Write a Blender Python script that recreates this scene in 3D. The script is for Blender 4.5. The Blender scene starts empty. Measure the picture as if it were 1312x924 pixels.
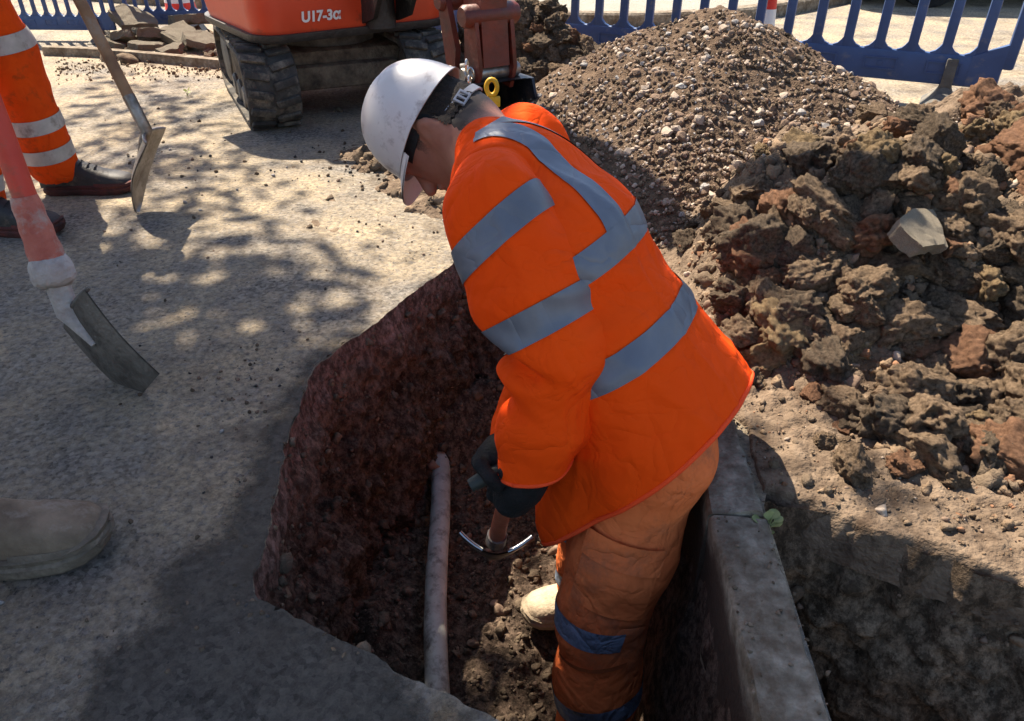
import bpy, bmesh, math, random
import numpy as np
from mathutils import Vector, Matrix

# ------------------------------------------------------------------ camera, sky, sun, exposure
scene = bpy.context.scene
COL = scene.collection
PITCH = math.radians(33.0); CS, SN = math.cos(PITCH), math.sin(PITCH)
FPX, CU, CV, CAMH = 960.0, 656.0, 462.0, 1.0
cam_d = bpy.data.cameras.new("camera"); cam = bpy.data.objects.new("camera", cam_d); COL.objects.link(cam)
cam_d.sensor_fit = 'HORIZONTAL'; cam_d.sensor_width = 36.0; cam_d.lens = 36.0 * FPX / 1312.0
cam_d.clip_start = 0.02; cam_d.clip_end = 400
cam.location = (0, 0, CAMH); cam.rotation_euler = (math.pi / 2 - PITCH, 0, 0)
scene.camera = cam
SUN_EL = math.radians(54); SUN_H = Vector((-0.585, 0.811, 0)).normalized()      # horizontal direction towards the sun
SUN_V = Vector((SUN_H.x * math.cos(SUN_EL), SUN_H.y * math.cos(SUN_EL), math.sin(SUN_EL)))
world = bpy.data.worlds.new("World"); scene.world = world; world.use_nodes = True
wn = world.node_tree.nodes; wl = world.node_tree.links
sky = wn.new('ShaderNodeTexSky'); sky.sky_type = 'NISHITA'; sky.sun_disc = False
sky.sun_elevation = SUN_EL; sky.sun_rotation = math.atan2(SUN_H.x, SUN_H.y)
wn['Background'].inputs['Strength'].default_value = 0.08
wl.new(sky.outputs['Color'], wn['Background'].inputs['Color'])
sun_d = bpy.data.lights.new("sun", 'SUN'); sun_d.energy = 5.0; sun_d.angle = math.radians(0.5); sun_d.color = (1.0, 0.89, 0.73)
sun = bpy.data.objects.new("sun", sun_d); COL.objects.link(sun)
sun.rotation_euler = SUN_V.to_track_quat('Z', 'Y').to_euler(); sun.location = SUN_V * 30
scene.view_settings.view_transform = 'Standard'; scene.view_settings.look = 'None'
scene.view_settings.exposure = 1.60; scene.view_settings.gamma = 1.0; scene.view_settings.use_curve_mapping = False

# ------------------------------------------------------------------ pixel -> world helpers
def W(u, v, Z):
    x = (u - CU) / FPX * Z; yd = (v - CV) / FPX * Z
    return Vector((x, Z * CS - yd * SN, CAMH - Z * SN - yd * CS))
def G(u, v, z=0.0):
    vp = (v - CV) / FPX
    return W(u, v, (CAMH - z) / (SN + vp * CS))
def WY(u, v, Y):
    vp = (v - CV) / FPX
    return W(u, v, Y / (CS - vp * SN))

# ------------------------------------------------------------------ numpy noise
def _hash(i, j, k, s):
    h = (i.astype(np.int64) * 374761393 + j.astype(np.int64) * 668265263 + k.astype(np.int64) * 2147483647 + s * 974711) & 0xffffffff
    h = ((h ^ (h >> 13)) * 1274126177) & 0xffffffff
    h = ((h ^ (h >> 16)) * 2246822519) & 0xffffffff
    return ((h ^ (h >> 15)) & 0xffffff) / float(0xffffff) * 2 - 1
def vnoise(P, s=0):
    F = np.floor(P); f = P - F; f = f * f * (3 - 2 * f)
    i, j, k = F[..., 0], F[..., 1], F[..., 2]
    r = 0
    for a in (0, 1):
        for b in (0, 1):
            for c in (0, 1):
                w = (f[..., 0] if a else 1 - f[..., 0]) * (f[..., 1] if b else 1 - f[..., 1]) * (f[..., 2] if c else 1 - f[..., 2])
                r = r + w * _hash(i + a, j + b, k + c, s)
    return r
def fbm(P, o=4, s=0, g=0.5):
    r = 0; a = 1.0; P = np.asarray(P, float)
    for q in range(o):
        r = r + a * vnoise(P * (2.0 ** q) + q * 17.31, s + q); a *= g
    return r

# ------------------------------------------------------------------ materials
MATS = {}
def lin(c):
    return tuple(((x / 255) / 12.92 if x / 255 <= 0.04045 else ((x / 255 + 0.055) / 1.055) ** 2.4) for x in c)
def mat(name, c1, c2=None, scale=8.0, rough=0.85, metal=0.0, bump=0.0, bscale=60.0, detail=6.0, dirt=None, dscale=5.0, damt=0.5,
        c3=None, spec=0.3, bump2=0.0, b2scale=12.0, trans=0.0, bdist=0.01, sheen=0.0):
    if name in MATS: return MATS[name]
    m = bpy.data.materials.new(name); m.use_nodes = True; nt = m.node_tree; N = nt.nodes; L = nt.links
    b = N['Principled BSDF']; b.inputs['Roughness'].default_value = rough; b.inputs['Metallic'].default_value = metal
    b.inputs['Specular IOR Level'].default_value = spec
    if sheen: b.inputs['Sheen Weight'].default_value = sheen
    tc = N.new('ShaderNodeTexCoord'); oi = N.new('ShaderNodeObjectInfo')
    ad = N.new('ShaderNodeVectorMath'); ad.operation = 'MULTIPLY_ADD'
    L.new(oi.outputs['Random'], ad.inputs[0]); ad.inputs[1].default_value = (37, 17, 91); L.new(tc.outputs['Object'], ad.inputs[2])
    vec = ad.outputs['Vector']
    n = N.new('ShaderNodeTexNoise'); n.inputs['Scale'].default_value = scale; n.inputs['Detail'].default_value = detail
    n.inputs['Roughness'].default_value = 0.62; L.new(vec, n.inputs['Vector'])
    r = N.new('ShaderNodeValToRGB'); e = r.color_ramp.elements
    c2 = c2 or tuple(x * 0.7 for x in c1)
    e[0].position = 0.32; e[0].color = (*c2, 1); e[1].position = 0.66; e[1].color = (*c1, 1)
    if c3: q = e.new(0.8); q.color = (*c3, 1)
    L.new(n.outputs['Fac'], r.inputs['Fac']); colr = r.outputs['Color']
    if dirt:
        n2 = N.new('ShaderNodeTexNoise'); n2.inputs['Scale'].default_value = dscale; n2.inputs['Detail'].default_value = 8; n2.inputs['Roughness'].default_value = 0.7
        L.new(vec, n2.inputs['Vector'])
        r2 = N.new('ShaderNodeValToRGB'); r2.color_ramp.elements[0].position = 0.62 - damt * 0.3; r2.color_ramp.elements[1].position = 0.78 - damt * 0.2
        L.new(n2.outputs['Fac'], r2.inputs['Fac'])
        mx = N.new('ShaderNodeMix'); mx.data_type = 'RGBA'; L.new(r2.outputs['Color'], mx.inputs['Factor'])
        L.new(colr, mx.inputs['A']); mx.inputs['B'].default_value = (*dirt, 1); colr = mx.outputs['Result']
    L.new(colr, b.inputs['Base Color'])
    if bump or bump2:
        prev = None
        for st, sc in ((bump2, b2scale), (bump, bscale)):
            if not st: continue
            nb = N.new('ShaderNodeTexNoise'); nb.inputs['Scale'].default_value = sc; nb.inputs['Detail'].default_value = 5; L.new(vec, nb.inputs['Vector'])
            bp = N.new('ShaderNodeBump'); bp.inputs['Strength'].default_value = st; bp.inputs['Distance'].default_value = bdist
            L.new(nb.outputs['Fac'], bp.inputs['Height'])
            if prev: L.new(prev, bp.inputs['Normal'])
            prev = bp.outputs['Normal']
        L.new(prev, b.inputs['Normal'])
    if trans:
        b.inputs['Transmission Weight'].default_value = 0
        t = N.new('ShaderNodeBsdfTranslucent'); L.new(colr, t.inputs['Color']); ms = N.new('ShaderNodeMixShader'); ms.inputs[0].default_value = trans
        L.new(b.outputs[0], ms.inputs[1]); L.new(t.outputs[0], ms.inputs[2]); L.new(ms.outputs[0], N['Material Output'].inputs['Surface'])
    MATS[name] = m
    return m

def asphalt_mat(name, ca, cb, dust, patch, sc=1.0):
    m = bpy.data.materials.new(name); m.use_nodes = True; nt = m.node_tree; N = nt.nodes; L = nt.links
    b = N['Principled BSDF']; b.inputs['Roughness'].default_value = 0.9; b.inputs['Specular IOR Level'].default_value = 0.25
    tc = N.new('ShaderNodeTexCoord'); vec = tc.outputs['Object']
    def noise(s, d=6, r=0.6):
        n = N.new('ShaderNodeTexNoise'); n.inputs['Scale'].default_value = s; n.inputs['Detail'].default_value = d; n.inputs['Roughness'].default_value = r
        L.new(vec, n.inputs['Vector']); return n.outputs['Fac']
    def ramp(f, a, c, pa=0.35, pc=0.65):
        r = N.new('ShaderNodeValToRGB'); r.color_ramp.elements[0].position = pa; r.color_ramp.elements[1].position = pc
        r.color_ramp.elements[0].color = (*a, 1); r.color_ramp.elements[1].color = (*c, 1); L.new(f, r.inputs['Fac']); return r.outputs['Color']
    def mix(f, a, c):
        x = N.new('ShaderNodeMix'); x.data_type = 'RGBA'; L.new(f, x.inputs['Factor'])
        for s, v in (('A', a), ('B', c)):
            if isinstance(v, tuple): x.inputs[s].default_value = (*v, 1)
            else: L.new(v, x.inputs[s])
        return x.outputs['Result']
    vo = N.new('ShaderNodeTexVoronoi'); vo.inputs['Scale'].default_value = 105 * sc; L.new(vec, vo.inputs['Vector'])
    bw = N.new('ShaderNodeSeparateColor'); L.new(vo.outputs['Color'], bw.inputs[0])
    gr0 = ramp(bw.outputs[0], ca, cb, 0.05, 1.0); gr1 = ramp(noise(62, 6, 0.82), ca, cb, 0.40, 0.60); gm = N.new('ShaderNodeMix'); gm.data_type = 'RGBA'; gm.inputs['Factor'].default_value = 0.48; L.new(gr0, gm.inputs['A']); L.new(gr1, gm.inputs['B']); grain = gm.outputs['Result']
    gn = noise(52, 8, 0.8)
    big = ramp(noise(2.4, 8, 0.66), (0, 0, 0), (1, 1, 1), 0.38, 0.60)
    dusty = ramp(gn, tuple(0.40 * x for x in dust), dust, 0.38, 0.56)
    c = mix(big, grain, dusty)
    fine = ramp(noise(60, 5, 0.75), (0, 0, 0), (1, 1, 1), 0.50, 0.62)
    c = mix(fine, c, grain)
    st = ramp(noise(2.9, 10, 0.74), (0, 0, 0), (1, 1, 1), 0.54, 0.68)
    c = mix(st, c, patch)
    L.new(c, b.inputs['Base Color'])
    bq = N.new('ShaderNodeBump'); bq.inputs['Strength'].default_value = 0.6; bq.inputs['Distance'].default_value = 0.02
    L.new(noise(16, 5, 0.6), bq.inputs['Height'])
    bp = N.new('ShaderNodeBump'); bp.inputs['Strength'].default_value = 1.0; bp.inputs['Distance'].default_value = 0.022
    L.new(gn, bp.inputs['Height']); L.new(bq.outputs[0], bp.inputs['Normal'])
    br = N.new('ShaderNodeBump'); br.inputs['Strength'].default_value = 0.6; br.inputs['Distance'].default_value = 0.004
    L.new(noise(210, 4, 0.7), br.inputs['Height']); L.new(bp.outputs[0], br.inputs['Normal']); L.new(br.outputs[0], b.inputs['Normal'])
    return m

def strata_mat(name, layers, scale=9.0, bumps=1.0):
    """layers: list of (height, colour dark, colour light): bands of made ground by height, wobbling with noise"""
    m = bpy.data.materials.new(name); m.use_nodes = True; nt = m.node_tree; N = nt.nodes; L = nt.links
    b = N['Principled BSDF']; b.inputs['Roughness'].default_value = 0.95; b.inputs['Specular IOR Level'].default_value = 0.08
    tc = N.new('ShaderNodeTexCoord'); vec = tc.outputs['Object']
    sp = N.new('ShaderNodeSeparateXYZ'); L.new(vec, sp.inputs[0])
    def noise(s, d=7, r=0.65):
        n = N.new('ShaderNodeTexNoise'); n.inputs['Scale'].default_value = s; n.inputs['Detail'].default_value = d; n.inputs['Roughness'].default_value = r
        L.new(vec, n.inputs['Vector']); return n.outputs['Fac']
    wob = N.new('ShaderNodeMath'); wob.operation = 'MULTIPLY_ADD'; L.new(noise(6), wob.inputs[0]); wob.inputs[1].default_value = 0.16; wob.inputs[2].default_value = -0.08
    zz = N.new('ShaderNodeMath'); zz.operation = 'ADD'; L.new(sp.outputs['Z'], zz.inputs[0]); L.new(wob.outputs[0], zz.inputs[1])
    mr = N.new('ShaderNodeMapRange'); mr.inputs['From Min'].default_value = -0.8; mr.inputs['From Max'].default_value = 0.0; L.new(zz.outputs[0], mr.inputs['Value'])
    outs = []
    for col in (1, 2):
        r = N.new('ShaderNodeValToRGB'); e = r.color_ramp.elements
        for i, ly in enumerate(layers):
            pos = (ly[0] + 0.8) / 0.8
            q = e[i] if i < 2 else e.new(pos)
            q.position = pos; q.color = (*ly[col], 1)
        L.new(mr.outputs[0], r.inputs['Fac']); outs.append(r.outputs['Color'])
    f = N.new('ShaderNodeValToRGB'); f.color_ramp.elements[0].position = 0.44; f.color_ramp.elements[1].position = 0.62
    mp = N.new('ShaderNodeMapping'); mp.inputs['Scale'].default_value = (1, 1, 0.7); L.new(vec, mp.inputs['Vector']); nz = N.new('ShaderNodeTexNoise'); nz.inputs['Scale'].default_value = scale * 4.5; nz.inputs['Detail'].default_value = 10; nz.inputs['Roughness'].default_value = 0.8; L.new(mp.outputs[0], nz.inputs['Vector']); L.new(nz.outputs['Fac'], f.inputs['Fac'])
    x = N.new('ShaderNodeMix'); x.data_type = 'RGBA'; L.new(f.outputs['Color'], x.inputs['Factor']); L.new(outs[0], x.inputs['A']); L.new(outs[1], x.inputs['B'])
    L.new(x.outputs['Result'], b.inputs['Base Color'])
    b1 = N.new('ShaderNodeBump'); b1.inputs['Strength'].default_value = 0.9 * bumps; b1.inputs['Distance'].default_value = 0.02; L.new(noise(28, 6, 0.7), b1.inputs['Height'])
    b2 = N.new('ShaderNodeBump'); b2.inputs['Strength'].default_value = 0.8 * bumps; b2.inputs['Distance'].default_value = 0.006; L.new(noise(130, 4, 0.7), b2.inputs['Height'])
    L.new(b1.outputs[0], b2.inputs['Normal']); L.new(b2.outputs[0], b.inputs['Normal'])
    return m

M_ASPHALT = asphalt_mat('asphalt', (0.050, 0.045, 0.040), (0.46, 0.410, 0.350), (0.64, 0.505, 0.335), (0.15, 0.115, 0.082))
M_PAVE = asphalt_mat('pavement', (0.30, 0.28, 0.24), (0.44, 0.41, 0.35), (0.42, 0.39, 0.32), (0.32, 0.29, 0.24))
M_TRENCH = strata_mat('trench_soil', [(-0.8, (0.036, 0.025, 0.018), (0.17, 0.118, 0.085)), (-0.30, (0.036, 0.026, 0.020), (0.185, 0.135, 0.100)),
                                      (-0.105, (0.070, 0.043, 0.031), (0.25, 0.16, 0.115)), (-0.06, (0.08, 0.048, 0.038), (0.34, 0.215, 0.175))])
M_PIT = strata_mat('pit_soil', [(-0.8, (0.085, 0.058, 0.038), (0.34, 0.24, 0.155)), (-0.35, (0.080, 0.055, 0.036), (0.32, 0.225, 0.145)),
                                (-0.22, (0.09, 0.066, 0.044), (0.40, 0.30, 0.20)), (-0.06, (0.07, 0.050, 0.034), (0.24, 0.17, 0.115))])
M_SOIL = mat('loose_soil', (0.20, 0.145, 0.10), (0.065, 0.044, 0.030), 22, 0.95, bump=0.9, bscale=110, bump2=0.8, b2scale=34, spec=0.15, c3=(0.30, 0.24, 0.17))
M_CLOD = mat('clay_clod', (0.30, 0.21, 0.135), (0.075, 0.050, 0.032), 9, 0.95, bump=0.9, bscale=150, bump2=0.7, b2scale=45, spec=0.15, c3=(0.38, 0.27, 0.16), bdist=0.006)
M_CLOD2 = mat('dark_clod', (0.185, 0.135, 0.092), (0.050, 0.037, 0.026), 12, 0.95, bump=0.9, bscale=150, bump2=0.7, b2scale=45, spec=0.15, c3=(0.25, 0.19, 0.13), bdist=0.006)
M_CLOD3 = mat('rusty_clod', (0.29, 0.155, 0.090), (0.11, 0.058, 0.034), 10, 0.95, bump=0.9, bscale=150, bump2=0.7, b2scale=45, spec=0.15, c3=(0.36, 0.22, 0.13), bdist=0.006)
M_CLOD4 = mat('ochre_clod', (0.32, 0.225, 0.125), (0.14, 0.095, 0.052), 10, 0.95, bump=0.9, bscale=150, bump2=0.7, b2scale=45, spec=0.15, c3=(0.46, 0.34, 0.18), bdist=0.006)
M_STONE = mat('pale_stone', (0.46, 0.375, 0.30), (0.22, 0.17, 0.13), 30, 0.85, bump=0.5, bscale=190, spec=0.25, bdist=0.003)
M_STONE2 = mat('brown_stone', (0.25, 0.175, 0.125), (0.12, 0.078, 0.054), 30, 0.9, bump=0.5, bscale=190, spec=0.2, bdist=0.003)
M_STONE3 = mat('grey_stone', (0.36, 0.34, 0.32), (0.20, 0.18, 0.165), 30, 0.85, bump=0.5, bscale=190, spec=0.25, bdist=0.003)
M_SLAB = mat('broken_asphalt', (0.27, 0.23, 0.17), (0.085, 0.068, 0.052), 60, 0.92, bump=1.0, bscale=160, bump2=0.5, b2scale=50, spec=0.2, bdist=0.006)
M_CONC = mat('kerb_concrete', (0.36, 0.305, 0.235), (0.13, 0.105, 0.078), 34, 0.92, bump=1.0, bscale=75, bump2=0.7, b2scale=24, dirt=(0.11, 0.078, 0.052), dscale=10, damt=0.75, spec=0.2, bdist=0.006)
M_PIPE = mat('grey_pipe', (0.42, 0.415, 0.375), (0.27, 0.26, 0.225), 14, 0.55, bump=0.15, bscale=60, dirt=(0.06, 0.042, 0.032), dscale=21, damt=0.42, spec=0.4)
M_ORANGE = mat('hi_vis_orange', (0.86, 0.072, 0.002), (0.80, 0.062, 0.002), 5, 0.85, bump=0.10, bscale=900, bump2=0.18, b2scale=28, spec=0.12, bdist=0.004)
M_ORANGE2 = mat('dirty_hi_vis_orange', (0.80, 0.085, 0.006), (0.62, 0.058, 0.005), 6, 0.85, bump=0.12, bscale=700, bump2=0.3, b2scale=22, dirt=(0.16, 0.05, 0.016), dscale=9, damt=0.22, spec=0.12)
M_TROUS = mat('faded_orange_cloth', (0.84, 0.205, 0.062), (0.68, 0.145, 0.042), 5, 0.9, bump=0.15, bscale=800, bump2=0.4, b2scale=20, dirt=(0.34, 0.115, 0.058), dscale=5.5, damt=0.34, spec=0.1)
M_TROUS_S = mat('worn_orange_seam', (0.42, 0.11, 0.036), (0.28, 0.068, 0.024), 20, 0.9, bump=0.2, bscale=600, spec=0.1)
M_TAPE = mat('reflective_tape', (0.135, 0.150, 0.185), (0.105, 0.117, 0.145), 9, 0.45, metal=0.15, bump=0.1, bscale=700, bump2=0.12, b2scale=30, spec=0.5, bdist=0.003)
M_TAPE2 = mat('dirty_reflective_tape', (0.52, 0.50, 0.46), (0.36, 0.34, 0.31), 14, 0.6, metal=0.1, bump=0.1, bscale=500, dirt=(0.16, 0.13, 0.11), dscale=16, damt=0.3, spec=0.4)
M_TAPE3 = mat('blue_grey_tape', (0.20, 0.245, 0.33), (0.12, 0.145, 0.20), 16, 0.6, metal=0.1, bump=0.2, bscale=300, bump2=0.5, b2scale=40, dirt=(0.06, 0.05, 0.05), dscale=18, damt=0.3, spec=0.4)
M_HEM = mat('orange_binding', (0.90, 0.085, 0.022), (0.84, 0.072, 0.016), 10, 0.8, bump=0.3, bscale=500, spec=0.15)
M_SKIN = mat('skin', (0.36, 0.165, 0.110), (0.27, 0.110, 0.072), 18, 0.6, bump=0.15, bscale=220, spec=0.35, bdist=0.002)
M_HAIR = mat('dark_brown_hair', (0.030, 0.019, 0.013), (0.008, 0.005, 0.004), 180, 0.75, bump=0.9, bscale=420, spec=0.3, bdist=0.003)
M_HELM = mat('scuffed_white_plastic', (0.60, 0.57, 0.56), (0.54, 0.50, 0.49), 7, 0.36, bump=0.04, bscale=60, dirt=(0.17, 0.12, 0.11), dscale=15, damt=0.24, spec=0.5)
M_HELM_IN = mat('helmet_inside', (0.62, 0.38, 0.30), (0.55, 0.32, 0.26), 7, 0.6, spec=0.3)
M_BLACK = mat('black_rubber', (0.022, 0.022, 0.023), (0.010, 0.010, 0.011), 20, 0.75, bump=0.4, bscale=120, spec=0.3)
M_GLOVE = mat('dark_glove', (0.013, 0.012, 0.013), (0.006, 0.006, 0.006), 40, 0.8, bump=0.6, bscale=260, bump2=0.5, b2scale=60, spec=0.25, bdist=0.004)
M_STRAP = mat('grey_strap', (0.30, 0.30, 0.33), (0.22, 0.22, 0.25), 30, 0.55, spec=0.4)
M_WOOD = mat('shaft_wood', (0.30, 0.17, 0.085), (0.18, 0.095, 0.048), 12, 0.6, bump=0.2, bscale=80, dirt=(0.28, 0.235, 0.19), dscale=7, damt=0.4, spec=0.3)
M_STEEL = mat('worn_steel', (0.36, 0.34, 0.32), (0.20, 0.185, 0.17), 22, 0.38, metal=0.75, bump=0.2, bscale=90, dirt=(0.13, 0.10, 0.075), dscale=14, damt=0.45, spec=0.5)
M_MUDSTEEL = mat('muddy_steel', (0.17, 0.15, 0.125), (0.09, 0.078, 0.064), 14, 0.6, metal=0.25, bump=0.5, bscale=90, dirt=(0.045, 0.036, 0.03), dscale=9, damt=0.5, spec=0.4)
M_REDSH = mat('red_shaft', (0.62, 0.070, 0.040), (0.50, 0.048, 0.028), 12, 0.5, bump=0.1, bscale=80, dirt=(0.20, 0.085, 0.055), dscale=12, damt=0.35, spec=0.4)
M_SOCKET = mat('dusty_red_collar', (0.50, 0.17, 0.12), (0.38, 0.10, 0.07), 20, 0.7, bump=0.5, bscale=90, dirt=(0.42, 0.36, 0.31), dscale=14, damt=0.5, spec=0.3)
M_DUSTY = mat('cement_crust', (0.50, 0.46, 0.42), (0.34, 0.30, 0.27), 30, 0.9, bump=0.8, bscale=90, spec=0.2)
M_BLUE = mat('blue_plastic', (0.040, 0.085, 0.215), (0.030, 0.064, 0.165), 9, 0.5, bump=0.06, bscale=60, dirt=(0.16, 0.16, 0.18), dscale=14, damt=0.14, spec=0.45)
M_FOOT = mat('grey_rubber_foot', (0.13, 0.125, 0.115), (0.075, 0.07, 0.065), 16, 0.85, bump=0.5, bscale=80, dirt=(0.22, 0.19, 0.14), dscale=10, damt=0.4)
M_EXO = mat('orange_paint', (0.62, 0.052, 0.010), (0.54, 0.042, 0.008), 6, 0.42, bump=0.04, bscale=40, dirt=(0.10, 0.030, 0.015), dscale=6, damt=0.15, spec=0.5)
M_ARM = mat('dirty_red_paint', (0.155, 0.022, 0.010), (0.075, 0.013, 0.008), 9, 0.5, bump=0.2, bscale=60, dirt=(0.06, 0.030, 0.022), dscale=8, damt=0.4, spec=0.45)
M_GREASE = mat('greasy_black', (0.030, 0.026, 0.024), (0.012, 0.011, 0.011), 20, 0.5, bump=0.4, bscale=70, spec=0.5)
M_MUD = mat('dried_mud', (0.20, 0.155, 0.105), (0.06, 0.045, 0.034), 16, 0.95, bump=0.9, bscale=80, spec=0.15)
M_TRACK = mat('track_rubber', (0.070, 0.064, 0.056), (0.028, 0.026, 0.024), 18, 0.85, bump=0.5, bscale=80, dirt=(0.24, 0.20, 0.15), dscale=11, damt=0.42, spec=0.25)
M_WHITE = mat('white_paint', (0.75, 0.73, 0.70), (0.66, 0.63, 0.60), 10, 0.5)
M_YELLOW = mat('yellow_paint', (0.62, 0.36, 0.015), (0.50, 0.27, 0.012), 10, 0.5, spec=0.4)
M_CHROME = mat('polished_ram', (0.62, 0.60, 0.57), (0.50, 0.48, 0.45), 10, 0.22, metal=0.95, spec=0.5)
M_CONERED = mat('cone_red', (0.72, 0.050, 0.030), (0.62, 0.040, 0.025), 8, 0.5)
M_SUEDE = mat('dusty_suede', (0.26, 0.20, 0.14), (0.11, 0.082, 0.057), 13, 0.95, bump=0.5, bscale=160, bump2=0.4, b2scale=22, dirt=(0.36, 0.31, 0.255), dscale=9, damt=0.28, spec=0.15, bdist=0.005)
M_BOOTBLK = mat('black_leather', (0.030, 0.027, 0.026), (0.014, 0.013, 0.013), 14, 0.55, bump=0.2, bscale=120, dirt=(0.16, 0.12, 0.085), dscale=10, damt=0.3, spec=0.4)
M_BOOTTAN = mat('tan_leather', (0.48, 0.385, 0.27), (0.33, 0.25, 0.17), 14, 0.75, bump=0.4, bscale=120, dirt=(0.16, 0.115, 0.075), dscale=12, damt=0.25, spec=0.25)
M_SOLE = mat('dirty_sole', (0.19, 0.155, 0.115), (0.085, 0.068, 0.052), 20, 0.9, bump=0.5, bscale=120, dirt=(0.30, 0.25, 0.19), dscale=16, damt=0.35)
M_SOLERED = mat('red_sole', (0.11, 0.028, 0.022), (0.022, 0.016, 0.015), 16, 0.8, bump=0.4, bscale=120)
M_SOLETAN = mat('pale_sole', (0.46, 0.37, 0.25), (0.28, 0.21, 0.14), 16, 0.8, bump=0.4, bscale=120)
M_LEAF = mat('leaf_green', (0.075, 0.115, 0.026), (0.040, 0.070, 0.014), 3, 0.6, trans=0.35, spec=0.3)
M_WEED = mat('weed_green', (0.36, 0.38, 0.17), (0.22, 0.26, 0.09), 30, 0.6, trans=0.3, spec=0.3)
M_BARK = mat('bark', (0.12, 0.088, 0.062), (0.05, 0.036, 0.026), 14, 0.95, bump=1.0, bscale=40)
M_CAR = mat('black_car_paint', (0.016, 0.017, 0.019), (0.013, 0.014, 0.016), 3, 0.22, spec=0.6)
M_GLASS = mat('dark_car_glass', (0.012, 0.014, 0.016), (0.010, 0.011, 0.013), 3, 0.08, spec=0.6)

def crease(m, scale=6.5, dist=0.02, strength=0.55, stretch=(1, 1, 1)):
    """add crisp cloth creases (ridged noise) under the material's own bump"""
    nt = m.node_tree; N = nt.nodes; L = nt.links
    tc = N.new('ShaderNodeTexCoord'); mp = N.new('ShaderNodeMapping'); mp.inputs['Scale'].default_value = stretch; L.new(tc.outputs['Object'], mp.inputs['Vector'])
    n = N.new('ShaderNodeTexNoise'); n.inputs['Scale'].default_value = scale; n.inputs['Detail'].default_value = 3; n.inputs['Roughness'].default_value = 0.5; n.inputs['Distortion'].default_value = 0.6; L.new(mp.outputs[0], n.inputs['Vector'])
    a = N.new('ShaderNodeMath'); a.operation = 'SUBTRACT'; L.new(n.outputs['Fac'], a.inputs[0]); a.inputs[1].default_value = 0.5
    b = N.new('ShaderNodeMath'); b.operation = 'ABSOLUTE'; L.new(a.outputs[0], b.inputs[0])
    c = N.new('ShaderNodeMath'); c.operation = 'POWER'; L.new(b.outputs[0], c.inputs[0]); c.inputs[1].default_value = 0.7
    bp = N.new('ShaderNodeBump'); bp.inputs['Strength'].default_value = strength; bp.inputs['Distance'].default_value = dist; L.new(c.outputs[0], bp.inputs['Height'])
    first = [x for x in N if x.type == 'BUMP' and x is not bp and not x.inputs['Normal'].is_linked][0]
    L.new(bp.outputs[0], first.inputs['Normal'])
for m_, sc_, st_ in ((M_ORANGE, 5.5, 0.55), (M_ORANGE2, 7, 0.7), (M_TROUS, 7, 0.75), (M_TAPE, 5.5, 0.45), (M_TAPE3, 14, 0.7)): crease(m_, sc_, 0.03, st_)
crease(M_ORANGE, 12, 0.016, 0.6); crease(M_TROUS, 16, 0.014, 0.6); crease(M_ORANGE, 3.2, 0.05, 0.5, (1.0, 1.0, 0.45))

def stubble(m):
    nt = m.node_tree; N = nt.nodes; L = nt.links; b = N['Principled BSDF']; src = b.inputs['Base Color'].links[0].from_socket
    av = N.new('ShaderNodeAttribute'); av.attribute_name = 'hairline'; tc = N.new('ShaderNodeTexCoord')
    n = N.new('ShaderNodeTexNoise'); n.inputs['Scale'].default_value = 420; n.inputs['Detail'].default_value = 3; L.new(tc.outputs['Object'], n.inputs['Vector'])
    ma = N.new('ShaderNodeMath'); ma.operation = 'MULTIPLY_ADD'; L.new(n.outputs['Fac'], ma.inputs[0]); ma.inputs[1].default_value = 0.030; L.new(av.outputs['Fac'], ma.inputs[2])
    mr = N.new('ShaderNodeMapRange'); mr.inputs['From Min'].default_value = 0.002; mr.inputs['From Max'].default_value = 0.036; L.new(ma.outputs[0], mr.inputs['Value'])
    x = N.new('ShaderNodeMix'); x.data_type = 'RGBA'; L.new(mr.outputs[0], x.inputs['Factor']); L.new(src, x.inputs['A']); x.inputs['B'].default_value = (0.030, 0.018, 0.013, 1); L.new(x.outputs['Result'], b.inputs['Base Color'])
stubble(M_SKIN)

# ------------------------------------------------------------------ object helpers
def tag(o, label=None, cat=None, group=None, kind=None):
    if label: o['label'] = label
    if cat: o['category'] = cat
    if group: o['group'] = group
    if kind: o['kind'] = kind
    return o
def empty(name, loc=(0, 0, 0), rz=0.0):
    o = bpy.data.objects.new(name, None); COL.objects.link(o); o.location = loc; o.rotation_euler = (0, 0, rz); o.empty_display_size = 0.1
    return o
def link(name, me, m=None, parent=None, loc=None, rot=None, scl=None, smooth=False):
    o = bpy.data.objects.new(name, me); COL.objects.link(o)
    if m is not None and len(me.materials) == 0: me.materials.append(m)
    if smooth: me.shade_smooth()
    if loc is not None: o.location = loc
    if rot is not None: o.rotation_euler = rot
    if scl is not None: o.scale = scl
    if parent is not None: o.parent = parent
    return o
def wlink(name, me, m, parent, smooth=False):
    """mesh given in world coordinates under an unrotated, unscaled empty that stands somewhere else"""
    o = link(name, me, m, parent, smooth=smooth)
    p = parent; off = Vector((0, 0, 0))
    while p is not None: off += p.location; p = p.parent
    o.location = -off
    return o
def amesh(name, V, F):
    me = bpy.data.meshes.new(name); V = np.asarray(V, np.float32)
    if isinstance(F, np.ndarray):
        n, k = F.shape
        me.vertices.add(len(V)); me.vertices.foreach_set('co', V.ravel())
        me.loops.add(n * k); me.loops.foreach_set('vertex_index', F.astype(np.int32).ravel())
        me.polygons.add(n); me.polygons.foreach_set('loop_start', np.arange(0, n * k, k, dtype=np.int32))
        me.update(calc_edges=True)
    else:
        me.from_pydata([tuple(map(float, v)) for v in V], [], F); me.update()
    return me
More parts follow.
